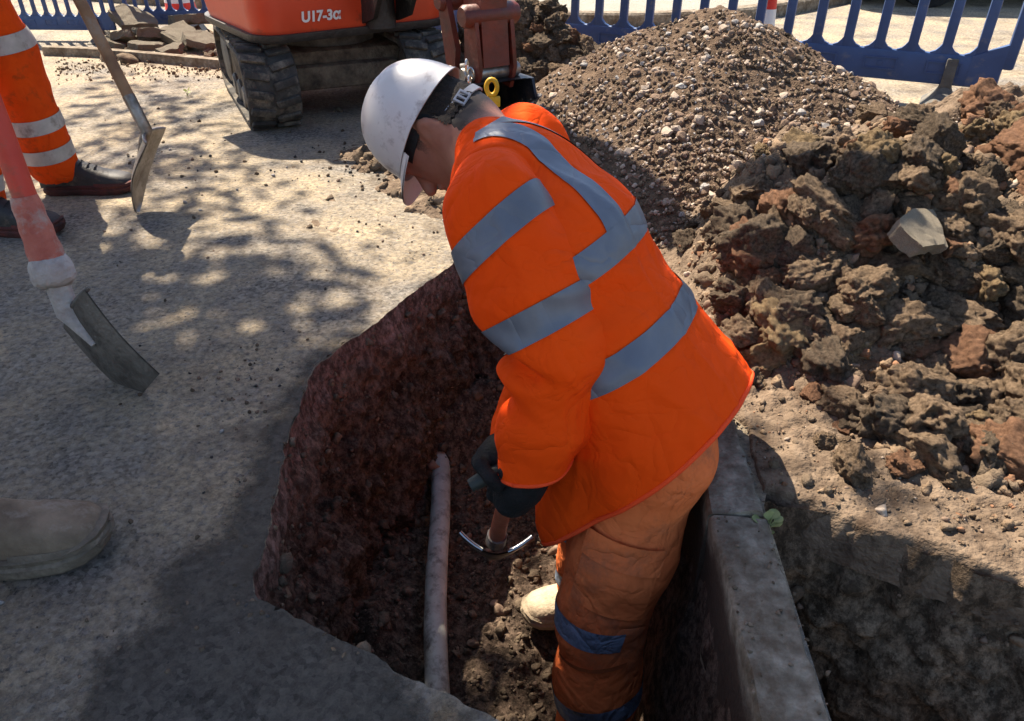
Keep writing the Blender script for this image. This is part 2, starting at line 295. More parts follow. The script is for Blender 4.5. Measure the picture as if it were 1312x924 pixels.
class MB:
    def __init__(s): s.v = []; s.f = []
    def add(s, V, F):
        n = len(s.v); s.v += [tuple(v) for v in V]; s.f += [tuple(i + n for i in f) for f in F]; return s
    def box(s, lo, hi, M=None, b=0.0):
        x0, y0, z0 = lo; x1, y1, z1 = hi
        if b:
            bm = bmesh.new(); bmesh.ops.create_cube(bm, size=1.0)
            for v in bm.verts: v.co = Vector(((x0 + x1) / 2 + v.co.x * (x1 - x0), (y0 + y1) / 2 + v.co.y * (y1 - y0), (z0 + z1) / 2 + v.co.z * (z1 - z0)))
            bmesh.ops.bevel(bm, geom=bm.edges[:], offset=b, segments=2, profile=0.5, affect='EDGES')
            V = [v.co.copy() for v in bm.verts]; bm.verts.index_update(); F = [[v.index for v in f.verts] for f in bm.faces]; bm.free()
        else:
            V = [Vector(p) for p in ((x0, y0, z0), (x1, y0, z0), (x1, y1, z0), (x0, y1, z0), (x0, y0, z1), (x1, y0, z1), (x1, y1, z1), (x0, y1, z1))]
            F = [(0, 3, 2, 1), (4, 5, 6, 7), (0, 1, 5, 4), (1, 2, 6, 5), (2, 3, 7, 6), (3, 0, 4, 7)]
        if M is not None: V = [M @ v for v in V]
        return s.add(V, F)
    def tube(s, pts, rad, n=12, cap=True):
        pts = [Vector(p) for p in pts]; k = len(pts)
        rad = [rad] * k if not hasattr(rad, '__len__') else rad
        t0 = (pts[1] - pts[0]).normalized(); a = t0.orthogonal().normalized(); V = []; F = []
        for i, p in enumerate(pts):
            t = (pts[min(i + 1, k - 1)] - pts[max(i - 1, 0)]).normalized()
            a = (a - t * a.dot(t)).normalized(); b = t.cross(a)
            for j in range(n):
                q = 2 * math.pi * j / n; V.append(p + (a * math.cos(q) + b * math.sin(q)) * rad[i])
        for i in range(k - 1):
            for j in range(n):
                F.append((i * n + j, i * n + (j + 1) % n, (i + 1) * n + (j + 1) % n, (i + 1) * n + j))
        if cap: F += [tuple(range(n))[::-1], tuple((k - 1) * n + j for j in range(n))]
        return s.add(V, F)
    def prism(s, poly, y0, y1, M=None):
        """polygon in (x, z) pushed from y0 to y1"""
        n = len(poly); V = [Vector((x, y0, z)) for x, z in poly] + [Vector((x, y1, z)) for x, z in poly]
        F = [tuple(range(n)), tuple(range(2 * n - 1, n - 1, -1))] + [(i, i + n, (i + 1) % n + n, (i + 1) % n) for i in range(n)]
        if M is not None: V = [M @ v for v in V]
        return s.add(V, F)
    def grid(s, R):
        """rows of points -> sheet"""
        k = len(R); n = len(R[0])
        return s.add([p for r in R for p in r], [(i * n + j, i * n + j + 1, (i + 1) * n + j + 1, (i + 1) * n + j) for i in range(k - 1) for j in range(n - 1)])
    def mesh(s, name='m', fix=True):
        me = bpy.data.meshes.new(name); me.from_pydata([tuple(v) for v in s.v], [], s.f); me.update()
        if fix:
            bm = bmesh.new(); bm.from_mesh(me); bmesh.ops.recalc_face_normals(bm, faces=bm.faces[:]); bm.to_mesh(me); bm.free()
        return me
def soft(me, ang=40):
    me.shade_smooth()
    try: me.set_sharp_from_angle(angle=math.radians(ang))
    except Exception: pass
    return me
def build(name, mb, m, parent=None, ang=40, **k):
    return link(name, soft(mb.mesh(name), ang), m, parent, **k)

# ================================================================== SETTING: ground, trench, pit, soil
rng = np.random.default_rng(7); random.seed(7)
def kx(y): return 0.345 + 0.06 * (y - 0.6)          # trench-side face of the kerb
KW = 0.102
PIT1 = [(-0.432, 0.822), (-0.470, 1.20), (-0.483, 1.51), (-0.33, 1.80), (-0.16, 2.12), (0.12, 2.16), (kx(2.1) + 0.012, 2.10), (kx(0.43) + 0.012, 0.43), (-0.0066, 0.607)]
PIT2 = [(kx(1.05) + KW + 0.002, 1.05), (0.66, 0.975), (0.86, 0.86), (1.25, 0.72), (1.9, 0.42), (1.9, -0.6), (kx(-0.6) + KW + 0.002, -0.6)]
def sample_ring(poly, step, jit, seed, smooth=1):
    out = []
    n = len(poly)
    for i in range(n):
        a = np.array(poly[i]); b = np.array(poly[(i + 1) % n]); k = max(2, int(np.linalg.norm(b - a) / step))
        for j in range(k): out.append(a + (b - a) * j / k)
    P = np.array(out)
    for _ in range(smooth): P = (np.roll(P, 1, 0) + 2 * P + np.roll(P, -1, 0)) / 4
    T = np.roll(P, -1, 0) - np.roll(P, 1, 0); T /= np.linalg.norm(T, axis=1)[:, None]
    Nn = np.stack([T[:, 1], -T[:, 0]], 1)
    c = P.mean(0)
    area = 0.5 * np.sum(P[:, 0] * np.roll(P[:, 1], -1) - P[:, 1] * np.roll(P[:, 0], -1))
    if area > 0: Nn = -Nn                                       # inward
    q = np.column_stack([P * 30, np.zeros(len(P))])
    q2 = np.column_stack([P * 7, np.ones(len(P)) * 3.3])
    d = vnoise(q, seed) * jit + vnoise(q * 3, seed + 5) * jit * 0.5 + vnoise(q2, seed + 9) * jit * 1.6
    kerbside = (np.abs(P[:, 0] - (kx(P[:, 1]) + 0.012)) < 0.012) | (np.abs(P[:, 0] - (kx(P[:, 1]) + KW + 0.002)) < 0.012)
    d = np.where(kerbside, 0, d)
    return P + Nn * d[:, None], Nn, kerbside
RING1, N1, K1 = sample_ring(PIT1, 0.0085, 0.0055, 3)
RING2, N2, K2 = sample_ring(PIT2, 0.014, 0.013, 8)

def ground_sheet():
    bm = bmesh.new(); edges = []
    R = 90
    def loop(pts):
        vs = [bm.verts.new((x, y, 0)) for x, y in pts]
        for i in range(len(vs)): edges.append(bm.edges.new((vs[i], vs[(i + 1) % len(vs)])))
    loop([(-R, -R), (R, -R), (R, R), (-R, R)])
    loop([(-2.6, -0.9), (3.2, -0.9), (3.2, 5.2), (-2.6, 5.2)]) if False else None
    loop(RING1); loop(RING2 - np.where(K2, 0.0, 0.055)[:, None] * N2)
    bmesh.ops.triangle_fill(bm, use_beauty=True, edges=edges)
    for f in bm.faces:
        if f.normal.z < 0: f.normal_flip()
    me = bpy.data.meshes.new('ground'); bm.to_mesh(me); bm.free()
    return me
o = link('ground', ground_sheet(), M_ASPHALT); tag(o, kind='structure')

def pit_walls(name, ring, nrm, ks, depth, taper, amp, m, seed, floor_fn, bounds, rows=100):
    n = len(ring); V = []
    for r in range(rows + 1):
        t = r / rows; z = -depth * t
        base = ring + nrm * (taper * depth * (t ** 1.15))[..., None] if np.ndim(taper) else ring + nrm * (taper * depth * t ** 1.15)
        P = np.column_stack([base, np.full(n, z)])
        g = min(1.0, t * 7) * (0.35 + 0.65 * min(1, t * 3))
        a = fbm(P * np.array([9, 9, 7]), 5, seed, 0.55) * amp + (0.5 - np.abs(vnoise(P * np.array([16, 16, 4]), seed + 31))) * amp * 0.9
        a = a + np.maximum(0, vnoise(P * 33, seed + 50)) * amp * 0.45
        a = a + np.where((z < -0.045) & ~ks, -0.013, 0.0)
        a = np.where(ks, np.abs(a) * -0.4 if t < 0.33 else np.abs(a) * 0.3 - 0.012, a)
        a = a + np.where(ks, 0, (np.abs(vnoise(P * np.array([62, 62, 48]), seed + 91)) - 0.3) * 0.014 + (np.abs(vnoise(P * 120, seed + 92)) - 0.3) * 0.006)
        P[:, :2] += nrm * (a * g)[:, None]
        P[:, 2] += fbm(P * 21, 2, seed + 77) * 0.006 * g
        V.append(P)
    V = np.concatenate(V)
    i = np.arange(rows)[:, None] * n; j = np.arange(n)[None, :]; j2 = (j + 1) % n
    F = np.stack([i + j, i + j2, i + n + j2, i + n + j], -1).reshape(-1, 4)
    # floor
    x0, x1, y0, y1, st = bounds
    gx = np.arange(x0, x1, st); gy = np.arange(y0, y1, st); X, Y = np.meshgrid(gx, gy, indexing='ij')
    Z = floor_fn(X, Y); FV = np.stack([X, Y, Z], -1).reshape(-1, 3); a, b = X.shape
    ii = np.arange(a - 1)[:, None] * b; jj = np.arange(b - 1)[None, :]
    FF = np.stack([ii + jj, ii + b + jj, ii + b + jj + 1, ii + jj + 1], -1).reshape(-1, 4) + len(V)
    me = amesh(name, np.concatenate([V, FV]), np.concatenate([F, FF]))
    bm = bmesh.new(); bm.from_mesh(me)
    bm.to_mesh(me); bm.free()
    me.shade_smooth()
    o = link(name, me, m); tag(o, kind='structure')
    return o
DEPTH = 0.74
def floor1(X, Y):
    P = np.stack([X * 8, Y * 8, X * 0 + 1.5], -1)
    z = -0.715 + fbm(P, 5, 41, 0.6) * 0.028 + np.maximum(0, vnoise(P * 4.2, 44)) * 0.016
    z = z + 0.33 * np.exp(-(((X - 0.31) / 0.13) ** 2 + ((Y - 0.66) / 0.20) ** 2))          # soil slipped in below the kerb
    z = z + 0.10 * np.exp(-(((X + 0.36) / 0.10) ** 2 + ((Y - 1.2) / 0.5) ** 2))
    z = z + 0.24 * np.exp(-(((X + 0.27) / 0.22) ** 2 + ((Y - 2.02) / 0.20) ** 2))
    z = z + 0.22 * np.exp(-(((X - 0.05) / 0.30) ** 2 + ((Y - 2.05) / 0.16) ** 2))
    return z
def floor2(X, Y):
    P = np.stack([X * 7, Y * 7, X * 0 + 4.5], -1)
    return -0.80 + fbm(P, 5, 51, 0.6) * 0.03
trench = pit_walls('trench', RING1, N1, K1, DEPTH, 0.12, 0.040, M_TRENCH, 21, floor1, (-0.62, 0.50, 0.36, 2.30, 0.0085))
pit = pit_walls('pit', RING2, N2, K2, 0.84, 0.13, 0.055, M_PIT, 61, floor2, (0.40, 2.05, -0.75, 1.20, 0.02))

def dark_patch():
    px = [(90, 980), (110, 905), (130, 850), (215, 795), (200, 730), (285, 690), (310, 640), (335, 570), (372, 500), (402, 455), (470, 420), (520, 420), (520, 900), (760, 990)]
    poly = [G(u, v)[:2] for u, v in px]
    st = 0.012; X, Y = np.meshgrid(np.arange(-0.75, 0.30, st), np.arange(0.38, 1.75, st), indexing='ij')
    n = len(poly); ins = np.zeros(X.shape, bool); d = np.full(X.shape, 9.0)
    for i in range(n):
        x0, y0 = poly[i]; x1, y1 = poly[(i + 1) % n]
        ins ^= ((y0 > Y) != (y1 > Y)) & (X < (x1 - x0) * (Y - y0) / (y1 - y0 + 1e-12) + x0)
        ex, ey = x1 - x0, y1 - y0; t = np.clip(((X - x0) * ex + (Y - y0) * ey) / (ex * ex + ey * ey), 0, 1); d = np.minimum(d, np.hypot(X - x0 - t * ex, Y - y0 - t * ey))
    w = np.where(ins, d, -d)
    pit_in = np.zeros(X.shape, bool); R = RING1; m = len(R)
    for i in range(m):
        x0, y0 = R[i]; x1, y1 = R[(i + 1) % m]; pit_in ^= ((y0 > Y) != (y1 > Y)) & (X < (x1 - x0) * (Y - y0) / (y1 - y0 + 1e-12) + x0)
    a, b = X.shape; i = np.arange(a - 1)[:, None] * b; j = np.arange(b - 1)[None]
    F = np.stack([i + j, i + b + j, i + b + j + 1, i + j + 1], -1).reshape(-1, 4)
    PV = np.stack([X, Y, X * 0 + 0.004], -1).reshape(-1, 3); pin = pit_in.ravel()
    F = F[~(pin[F].all(1) | (w.ravel() < -0.12)[F].any(1))]; RO = RING1 - N1 * 0.0015
    for k in np.unique(F[pin[F]]): PV[k, :2] = RO[np.argmin(((RO - PV[k, :2]) ** 2).sum(1))]     # close the sheet up to the rim
    me = amesh('trodden_patch', PV, F)
    at = me.attributes.new('w', 'FLOAT', 'POINT'); at.data.foreach_set('value', w.ravel().astype(np.float32))
    m_ = asphalt_mat('trodden_asphalt', (0.045, 0.040, 0.035), (0.21, 0.185, 0.155), (0.19, 0.160, 0.125), (0.11, 0.09, 0.07))
    nt = m_.node_tree; N = nt.nodes; L = nt.links; av = N.new('ShaderNodeAttribute'); av.attribute_name = 'w'
    tc = N.new('ShaderNodeTexCoord'); nz = N.new('ShaderNodeTexNoise'); nz.inputs['Scale'].default_value = 14; nz.inputs['Detail'].default_value = 10; nz.inputs['Roughness'].default_value = 0.8; L.new(tc.outputs['Object'], nz.inputs['Vector'])
    ma = N.new('ShaderNodeMath'); ma.operation = 'MULTIPLY_ADD'; L.new(nz.outputs['Fac'], ma.inputs[0]); ma.inputs[1].default_value = 0.16; L.new(av.outputs['Fac'], ma.inputs[2])
    mr = N.new('ShaderNodeMapRange'); mr.inputs['From Min'].default_value = 0.055; mr.inputs['From Max'].default_value = 0.115; L.new(ma.outputs[0], mr.inputs['Value'])
    tr = N.new('ShaderNodeBsdfTransparent'); ms = N.new('ShaderNodeMixShader'); L.new(mr.outputs[0], ms.inputs[0]); L.new(tr.outputs[0], ms.inputs[1]); L.new(N['Principled BSDF'].outputs[0], ms.inputs[2]); L.new(ms.outputs[0], N['Material Output'].inputs['Surface'])
    o = link('trodden_patch', me, m_); tag(o, kind='structure')
dark_patch()

# ------------------------------------------------------------------ rocks: shared shapes
def rock_mesh(name, sub, seed, amp, squash=(1, 1, 0.75), chops=0, rough=2.2, ridge=0.0, crumb=0.0):
    bm = bmesh.new(); bmesh.ops.create_icosphere(bm, subdivisions=sub, radius=1.0)
    V = np.array([v.co[:] for v in bm.verts]); r = np.random.default_rng(seed)
    for _ in range(chops):
        nv = r.normal(size=3); nv /= np.linalg.norm(nv); d = r.uniform(0.45, 0.8)
        ov = np.maximum(0, V @ nv - d); V = V - ov[:, None] * nv * 0.96
    off = r.uniform(-50, 50, 3)
    f = 1 + amp * fbm(V * rough + off, 5, seed, 0.55) + ridge * (0.5 - np.abs(vnoise(V * 3.1 + off, seed + 3)))
    if crumb: f = f + crumb * 1.2 * (np.abs(vnoise(V * 4.5 + off, seed + 7)) - 0.3) + crumb * 0.75 * (np.abs(vnoise(V * 9.5 + off, seed + 8)) - 0.3) + crumb * 0.40 * (np.abs(vnoise(V * 20 + off, seed + 9)) - 0.3)
    V = V * f[:, None] * np.array(squash)
    for v, c in zip(bm.verts, V): v.co = c
    me = bpy.data.meshes.new(name); bm.to_mesh(me); bm.free(); me.shade_smooth()
    return me
CLODS = [rock_mesh('clod', 5, 100 + i, 0.20, (1.0, random.uniform(0.65, 0.95), random.uniform(0.6, 0.85)), 4 + i % 4, 1.9, 0.12, 0.135) for i in range(9)]
STONES = [rock_mesh('stone', 2, 200 + i, 0.16, (1.0, random.uniform(0.7, 0.95), random.uniform(0.55, 0.8)), 5, 1.3) for i in range(8)]
for me in STONES: me.shade_flat()
def rock_arrays(sub, seed, amp, squash, chops, rough, ridge=0.0):
    me = rock_mesh('t', sub, seed, amp, squash, chops, rough, ridge)
    V = np.array([v.co[:] for v in me.vertices]); F = np.array([p.vertices[:] for p in me.polygons]); bpy.data.meshes.remove(me)
    return V, F
SMALL = [rock_arrays(1, 300 + i, 0.30, (1, 0.85, 0.7), 3, 1.7) for i in range(7)]
MIDS = [rock_arrays(2, 340 + i, 0.46, (1, 0.8, 0.7), 4, 2.4, 0.3) for i in range(8)]
LITTLE = [rock_arrays(1, 360 + i, 0.40, (1, 0.8, 0.7), 2, 1.6) for i in range(6)]
def scatter_stuff(name, P, R, lib, mats, parent=None, seed=1, smooth=False):
    """many small stones joined into one mesh"""
    r = np.random.default_rng(seed); VV = []; FF = []; MI = []; n = 0
    for p, s in zip(P, R):
        V, F = lib[r.integers(len(lib))] if (lib is not MIDS or s > 0.0105) else LITTLE[r.integers(len(LITTLE))]
        q = r.normal(size=4); q /= np.linalg.norm(q); w, x, y, z = q
        M = np.array([[1 - 2 * (y * y + z * z), 2 * (x * y - z * w), 2 * (x * z + y * w)], [2 * (x * y + z * w), 1 - 2 * (x * x + z * z), 2 * (y * z - x * w)], [2 * (x * z - y * w), 2 * (y * z + x * w), 1 - 2 * (x * x + y * y)]])
        VV.append((V * s) @ M.T + p); FF.append(F + n); n += len(V); MI.append(np.full(len(F), r.choice(len(mats[0]), p=mats[1])))
    me = amesh(name, np.concatenate(VV), np.concatenate(FF))
    for m in mats[0]: me.materials.append(m)
    me.polygons.foreach_set('material_index', np.concatenate(MI).astype(np.int32))
    if smooth: me.shade_smooth()
    else: me.shade_flat()
    o = link(name, me, None, parent); tag(o, kind='stuff')
    return o

# ------------------------------------------------------------------ heap heights
GP = (0.80, 3.12)
def h_gravel(x, y):
    x = np.asarray(x, float); y = np.asarray(y, float)
    dx = (x - GP[0]); dy = (y - GP[1]); r = np.sqrt(dx * dx + (dy * 1.02) ** 2)
    a = np.arctan2(dy, dx)
    rr = r * (1 + 0.06 * np.sin(3 * a + 0.6) + 0.05 * np.sin(5 * a + 2)) 
    h = 0.64 - 0.545 * np.sqrt(rr * rr + 0.016)
    h = h + 0.028 * vnoise(np.stack([x * 4.5, y * 4.5, x * 0], -1), 5) + 0.010 * vnoise(np.stack([x * 14, y * 14, x * 0], -1), 6)
    return h
LUMPS = [(0.62, 1.62, 0.10, 0.20), (0.66, 2.0, 0.12, 0.22), (1.85, 2.42, 0.32, 0.42), (1.20, 2.02, 0.30, 0.34), (2.35, 2.05, 0.40, 0.55), (0.82, 1.85, 0.13, 0.24), (1.34, 2.55, 0.15, 0.30), (1.55, 1.75, 0.27, 0.32), (0.95, 2.2, 0.20, 0.25), (2.6, 2.9, 0.35, 0.5)]
QB = [(kx(2.5) - 0.05, 2.5), (kx(1.9) - 0.004, 1.9), (kx(1.62) - 0.004, 1.62), (kx(1.46) + 0.03, 1.44), (kx(1.34) + KW * 0.7, 1.34), (kx(1.25) + KW + 0.004, 1.26), (kx(1.07) + KW + 0.004, 1.065), (0.648, 0.953), (0.848, 0.840), (1.238, 0.700), (1.888, 0.403), (2.3, 0.23)]
def dist_Q(x, y):
    d = np.full(np.shape(x), 9.0)
    for k_, ((ax, ay), (bx, by)) in enumerate(zip(QB[:-1], QB[1:])):
        ex, ey = bx - ax, by - ay; t = np.clip(((x - ax) * ex + (y - ay) * ey) / (ex * ex + ey * ey), 0, 1)
        d = np.minimum(d, np.hypot(x - ax - t * ex, y - ay - t * ey) + (0.14 if k_ < 2 else (0.12 if k_ < 4 else (0.06 if k_ == 4 else 0))))
    return d
def h_spoil(x, y):
    x = np.asarray(x, float); y = np.asarray(y, float)
    h = 0
    for cx, cy, a, r in LUMPS: h = h + a * np.exp(-((x - cx) ** 2 + (y - cy) ** 2) / (2 * r * r) * 1.5)
    h = np.minimum(h, 0.30 + 0.5 * (h - 0.30)) if True else h
    d = dist_Q(x, y)
    k = np.clip((d - 0.10) / 0.26, 0, 1); k = k * k * (3 - 2 * k)
    P = np.stack([x * 6, y * 6, x * 0], -1)
    n = fbm(P, 5, 90, 0.6) * 0.046 + np.maximum(0, vnoise(P * 2.3, 93)) * 0.045
    return h * k + n * np.clip(d / 0.35, 0.06, 1) * (0.25 + 0.75 * k) + 0.010 + 0.012 * np.clip(d / 0.1, 0, 1)
def h_all(x, y): return np.maximum(h_gravel(x, y), h_spoil(x, y))
def ray_hits(u, v, hf, z0=1.0, z1=4.6, n=170):
    """many pixels at once: first points of their rays that meet the heap, refined (rows of nan where none)"""
    u = np.asarray(u, float)[:, None]; v = np.asarray(v, float)[:, None]
    Z = np.linspace(z0, z1, n)[None]; x = (u - CU) / FPX * Z; yd = (v - CV) / FPX * Z
    Y = Z * CS - yd * SN; zz = CAMH - Z * SN - yd * CS
    below = zz <= hf(x, Y); i = below.argmax(1); ok = below.any(1); k = np.arange(len(i))
    P = np.stack([x[k, i], Y[k, i], zz[k, i]], -1); P[~ok] = np.nan
    return P
def right_of_kerb(x, y): return x > np.where(y > 1.05, np.interp(y, [1.05, 1.27, 1.46, 1.62, 2.5], [kx(1.05) + KW + 0.012, kx(1.27) + KW + 0.008, kx(1.46) + 0.045, kx(1.62) + 0.01, kx(2.5) - 0.02]), 0.5)
def ray_hit(u, v, hf, z0=1.0, z1=5.0):
    """first point of the pixel's ray that meets the heap"""
    Z = np.linspace(z0, z1, 400); x = (u - CU) / FPX * Z; yd = (v - CV) / FPX * Z
    Y = Z * CS - yd * SN; zz = CAMH - Z * SN - yd * CS
    hit = np.nonzero(zz <= hf(x, Y))[0]
    if len(hit) == 0: return None
    i = hit[0]
    return np.array([x[i], Y[i], zz[i]])

# ------------------------------------------------------------------ spoil heap of clods
sp = empty('spoil_heap', (1.6, 2.2, 0)); tag(sp, 'heap of dug brown clay clods with broken asphalt beside the kerb', 'spoil heap')
def ruled_sheet():
    nu, nt = 400, 400
    def poly(P, t):
        P = np.array(P); L = np.concatenate([[0], np.cumsum(np.linalg.norm(np.diff(P, axis=0), axis=1))]); L /= L[-1]
        return np.stack([np.interp(t, L, P[:, 0]), np.interp(t, L, P[:, 1])], -1)
    t = np.linspace(0, 1, nu); A = poly(QB, t); B = poly([(0.75, 3.0), (1.6, 3.4), (2.6, 3.7), (3.6, 3.5), (3.7, 2.0), (3.7, 0.6)], t)
    s = np.linspace(0, 1, nt) ** 1.25
    X = A[:, None, 0] + (B - A)[:, None, 0] * s[None]; Y = A[:, None, 1] + (B - A)[:, None, 1] * s[None]
    Z = h_spoil(X, Y); Q3 = np.stack([X, Y, X * 0 + 0.3], -1); Z = Z + (0.016 * (np.abs(vnoise(Q3 * 26, 71)) - 0.25) + 0.012 * (np.abs(vnoise(Q3 * 55, 72)) - 0.25) + 0.004 * vnoise(Q3 * 110, 73)) * np.clip(dist_Q(X, Y) / 0.12, 0.25, 1); Z = Z - np.clip((s[None] - 0.93) / 0.07, 0, 1) * 0.4; kk = np.arange(nt)[None]; bite = 7 + 4 * vnoise(np.stack([X[:, :1] * 21, Y[:, :1] * 21, Y[:, :1] * 0], -1), 81) + 2 * vnoise(np.stack([X[:, :1] * 70, Y[:, :1] * 70, Y[:, :1] * 0], -1), 82); Z = Z - 0.10 * np.clip(1 - kk / np.maximum(3, bite), 0, 1) ** 1.6
    V = np.stack([X, Y, Z], -1).reshape(-1, 3)
    i = np.arange(nu - 1)[:, None] * nt; j = np.arange(nt - 1)[None]
    F = np.stack([i + j, i + j + 1, i + nt + j + 1, i + nt + j], -1).reshape(-1, 4)
    return amesh('soil', V, F)
me = ruled_sheet(); wlink('soil', me, M_SOIL, sp, smooth=True)
def put_rock(name, me, p, s, m, parent, sink=0.25, rot=None, scl=None):
    o = bpy.data.objects.new(name, me); COL.objects.link(o); o.parent = parent; q = parent.location
    o.location = (p[0] - q.x, p[1] - q.y, p[2] - q.z + s * (0.6 - sink) * 0.6)
    o.rotation_euler = rot if rot is not None else (random.uniform(-0.5, 0.5), random.uniform(-0.5, 0.5), random.uniform(0, 6.28))
    o.scale = (s, s, s) if scl is None else scl
    if not me.materials: me.materials.append(m)
    o.material_slots[0].link = 'OBJECT'; o.material_slots[0].material = m
    return o
for me in CLODS + STONES: me.materials.append(M_CLOD)
NAMED = [(1098, 600, .060, 0, M_CLOD), (1160, 600, .045, 1, M_CLOD3), (1215, 612, .040, 2, M_CLOD), (1152, 500, .072, 3, M_CLOD), (1050, 450, .105, 4, M_CLOD2),
         (985, 362, .045, 5, M_CLOD3), (1262, 372, .070, 6, M_CLOD4), (1262, 450, .075, 7, M_CLOD4), (1100, 340, .040, 8, M_CLOD3), (1270, 140, .105, 0, M_CLOD3),
         (1290, 300, .080, 1, M_CLOD), (1180, 210, .085, 2, M_CLOD2), (1100, 220, .09, 3, M_CLOD2), (1030, 215, .10, 4, M_CLOD2), (1195, 400, .075, 5, M_CLOD2),
         (1285, 540, .060, 6, M_CLOD), (1215, 470, .045, 7, M_CLOD4), (1110, 400, .05, 8, M_CLOD), (1235, 260, .085, 1, M_CLOD3), (1070, 280, .08, 0, M_CLOD),
         (950, 300, .085, 2, M_CLOD2), (1000, 400, .05, 3, M_CLOD), (1160, 270, .07, 4, M_CLOD), (1300, 200, .10, 5, M_CLOD3), (1215, 330, .06, 6, M_CLOD), (1305, 420, .07, 7, M_CLOD)]
for u, v, s, k, m in NAMED:
    p = ray_hit(u, v, h_spoil)
    if p is not None: put_rock('clod', CLODS[k % 9], p, s, m, sp, 0.35)
PP = ray_hits(rng.uniform(840, 1480, 1100), rng.uniform(150, 600, 1100), h_spoil)
PP = PP[~np.isnan(PP[:, 0])]; D = dist_Q(PP[:, 0], PP[:, 1]); hg = h_gravel(PP[:, 0], PP[:, 1])
keep = (PP[:, 2] < 0.6) & (PP[:, 1] < 3.0) & (hg < PP[:, 2] + 0.01) & (D > 0.12) & right_of_kerb(PP[:, 0], PP[:, 1])
for p, d in list(zip(PP[keep], D[keep]))[:272]:
    s = random.choice((0.026, 0.034, 0.042, 0.052, 0.062, 0.075, 0.09)) * (0.42 if d < 0.22 else 1.0)
    m = random.choices((M_CLOD, M_CLOD2, M_CLOD3, M_CLOD4), (0.52, 0.28, 0.14, 0.06))[0]
    put_rock('clod', random.choice(CLODS), p, s, m, sp, 0.3)
# flat piece of broken asphalt lying in the heap
def slab_mesh(seed, n=9, thick=0.35):
    r = np.random.default_rng(seed); a = np.sort(r.uniform(0, 2 * np.pi, n) * 0.25 + np.linspace(0, 2 * np.pi, n, endpoint=False)); R = r.uniform(0.75, 1.1, n)
    bm = bmesh.new(); top = [bm.verts.new((math.cos(t) * q, math.sin(t) * q * 0.75, thick / 2)) for t, q in zip(a, R)]
    f = bm.faces.new(top); e = bmesh.ops.extrude_face_region(bm, geom=[f])
    for v in [g for g in e['geom'] if isinstance(g, bmesh.types.BMVert)]: v.co.z = -thick / 2; v.co.x *= 1.06; v.co.y *= 0.95
    bmesh.ops.triangulate(bm, faces=bm.faces[:]); bmesh.ops.subdivide_edges(bm, edges=bm.edges[:], cuts=4, use_grid_fill=True)
    bmesh.ops.recalc_face_normals(bm, faces=bm.faces[:])
    V = np.array([v.co[:] for v in bm.verts]); V = V + 0.05 * np.stack([fbm(V * 3.5 + 7 * k, 4, seed + k) for k in range(3)], -1)
    for v, c in zip(bm.verts, V): v.co = c
    me = bpy.data.meshes.new('slab'); bm.to_mesh(me); bm.free()
    return me
SLABS = [slab_mesh(500 + i) for i in range(5)]
for me in SLABS: me.materials.append(M_SLAB)
p = ray_hit(1155, 335, h_spoil)
put_rock('asphalt_lump', SLABS[0], p + np.array((-0.01, -0.05, 0.055)), 0.10, mat('pale_broken_asphalt', (0.42, 0.36, 0.27), (0.20, 0.165, 0.125), 55, 0.92, bump=1.0, bscale=150, spec=0.2, bdist=0.006), sp, -0.1, rot=(0.55, -0.10, 0.9), scl=(0.085, 0.085, 0.11))
# fine rubble in the heap
PP = ray_hits(rng.uniform(830, 1420, 16000), rng.uniform(150, 720, 16000), h_spoil)
PP = PP[~np.isnan(PP[:, 0])]; D = dist_Q(PP[:, 0], PP[:, 1])
keep = (PP[:, 1] < 3.1) & (h_gravel(PP[:, 0], PP[:, 1]) < PP[:, 2] + 0.015) & (D > 0.008) & right_of_kerb(PP[:, 0], PP[:, 1]) & ((D > 0.2) | (rng.random(len(D)) > 0.6))
keep &= ~((PP[:, 0] > 0.5) & (PP[:, 1] < np.interp(PP[:, 0], [0.52, 0.66, 0.86, 1.25, 1.9], [1.07, 0.985, 0.875, 0.735, 0.44])))
PP = PP[keep][:7500]; D = D[keep][:7500]
R = rng.choice((0.004, 0.005, 0.006, 0.008, 0.010, 0.014, 0.019, 0.027), len(PP), p=(.22, .21, .19, .15, .10, .07, .04, .02)) * np.where(D < 0.22, 0.5, 1)
PP[:, 2] = h_spoil(PP[:, 0], PP[:, 1]) + R * 0.15; P = PP - np.array(sp.location)
scatter_stuff('fine_rubble', P, R, MIDS, ((M_CLOD, M_CLOD2, M_CLOD3, M_STONE2, M_STONE), (0.46, 0.34, 0.10, 0.07, 0.03)), sp, 5, smooth=True)

# ------------------------------------------------------------------ gravel pile
gp = empty('gravel_pile', (GP[0], GP[1], 0)); tag(gp, 'cone of brown sandy gravel with pale stones in front of the blue barrier', 'gravel pile')
def polar(hf, c, R, nr=110, na=260):
    r = np.linspace(0, 1, nr)[:, None] * R; a = np.linspace(0, 2 * np.pi, na, endpoint=False)[None]
    X = c[0] + r * np.cos(a); Y = c[1] + r * np.sin(a); Z = np.maximum(hf(X, Y) + 0.006 * fbm(np.stack([X * 40, Y * 40, X * 0], -1), 3, 12), -0.05)
    V = np.stack([X, Y, Z], -1).reshape(-1, 3); i = np.arange(nr - 1)[:, None] * na; j = np.arange(na)[None]; j2 = (j + 1) % na
    return V, np.stack([i + j, i + na + j, i + na + j2, i + j2], -1).reshape(-1, 4)
V, F = polar(h_gravel, GP, 1.22); me = amesh('sand', V, F)
wlink('sand', me, mat('gravel_sand', (0.155, 0.105, 0.070), (0.060, 0.039, 0.026), 40, 0.95, bump=1.0, bscale=170, bump2=0.6, b2scale=60, spec=0.15), gp, smooth=True)
PP = ray_hits(rng.uniform(660, 1160, 1300), rng.uniform(25, 290, 1300), h_gravel, 1.8)
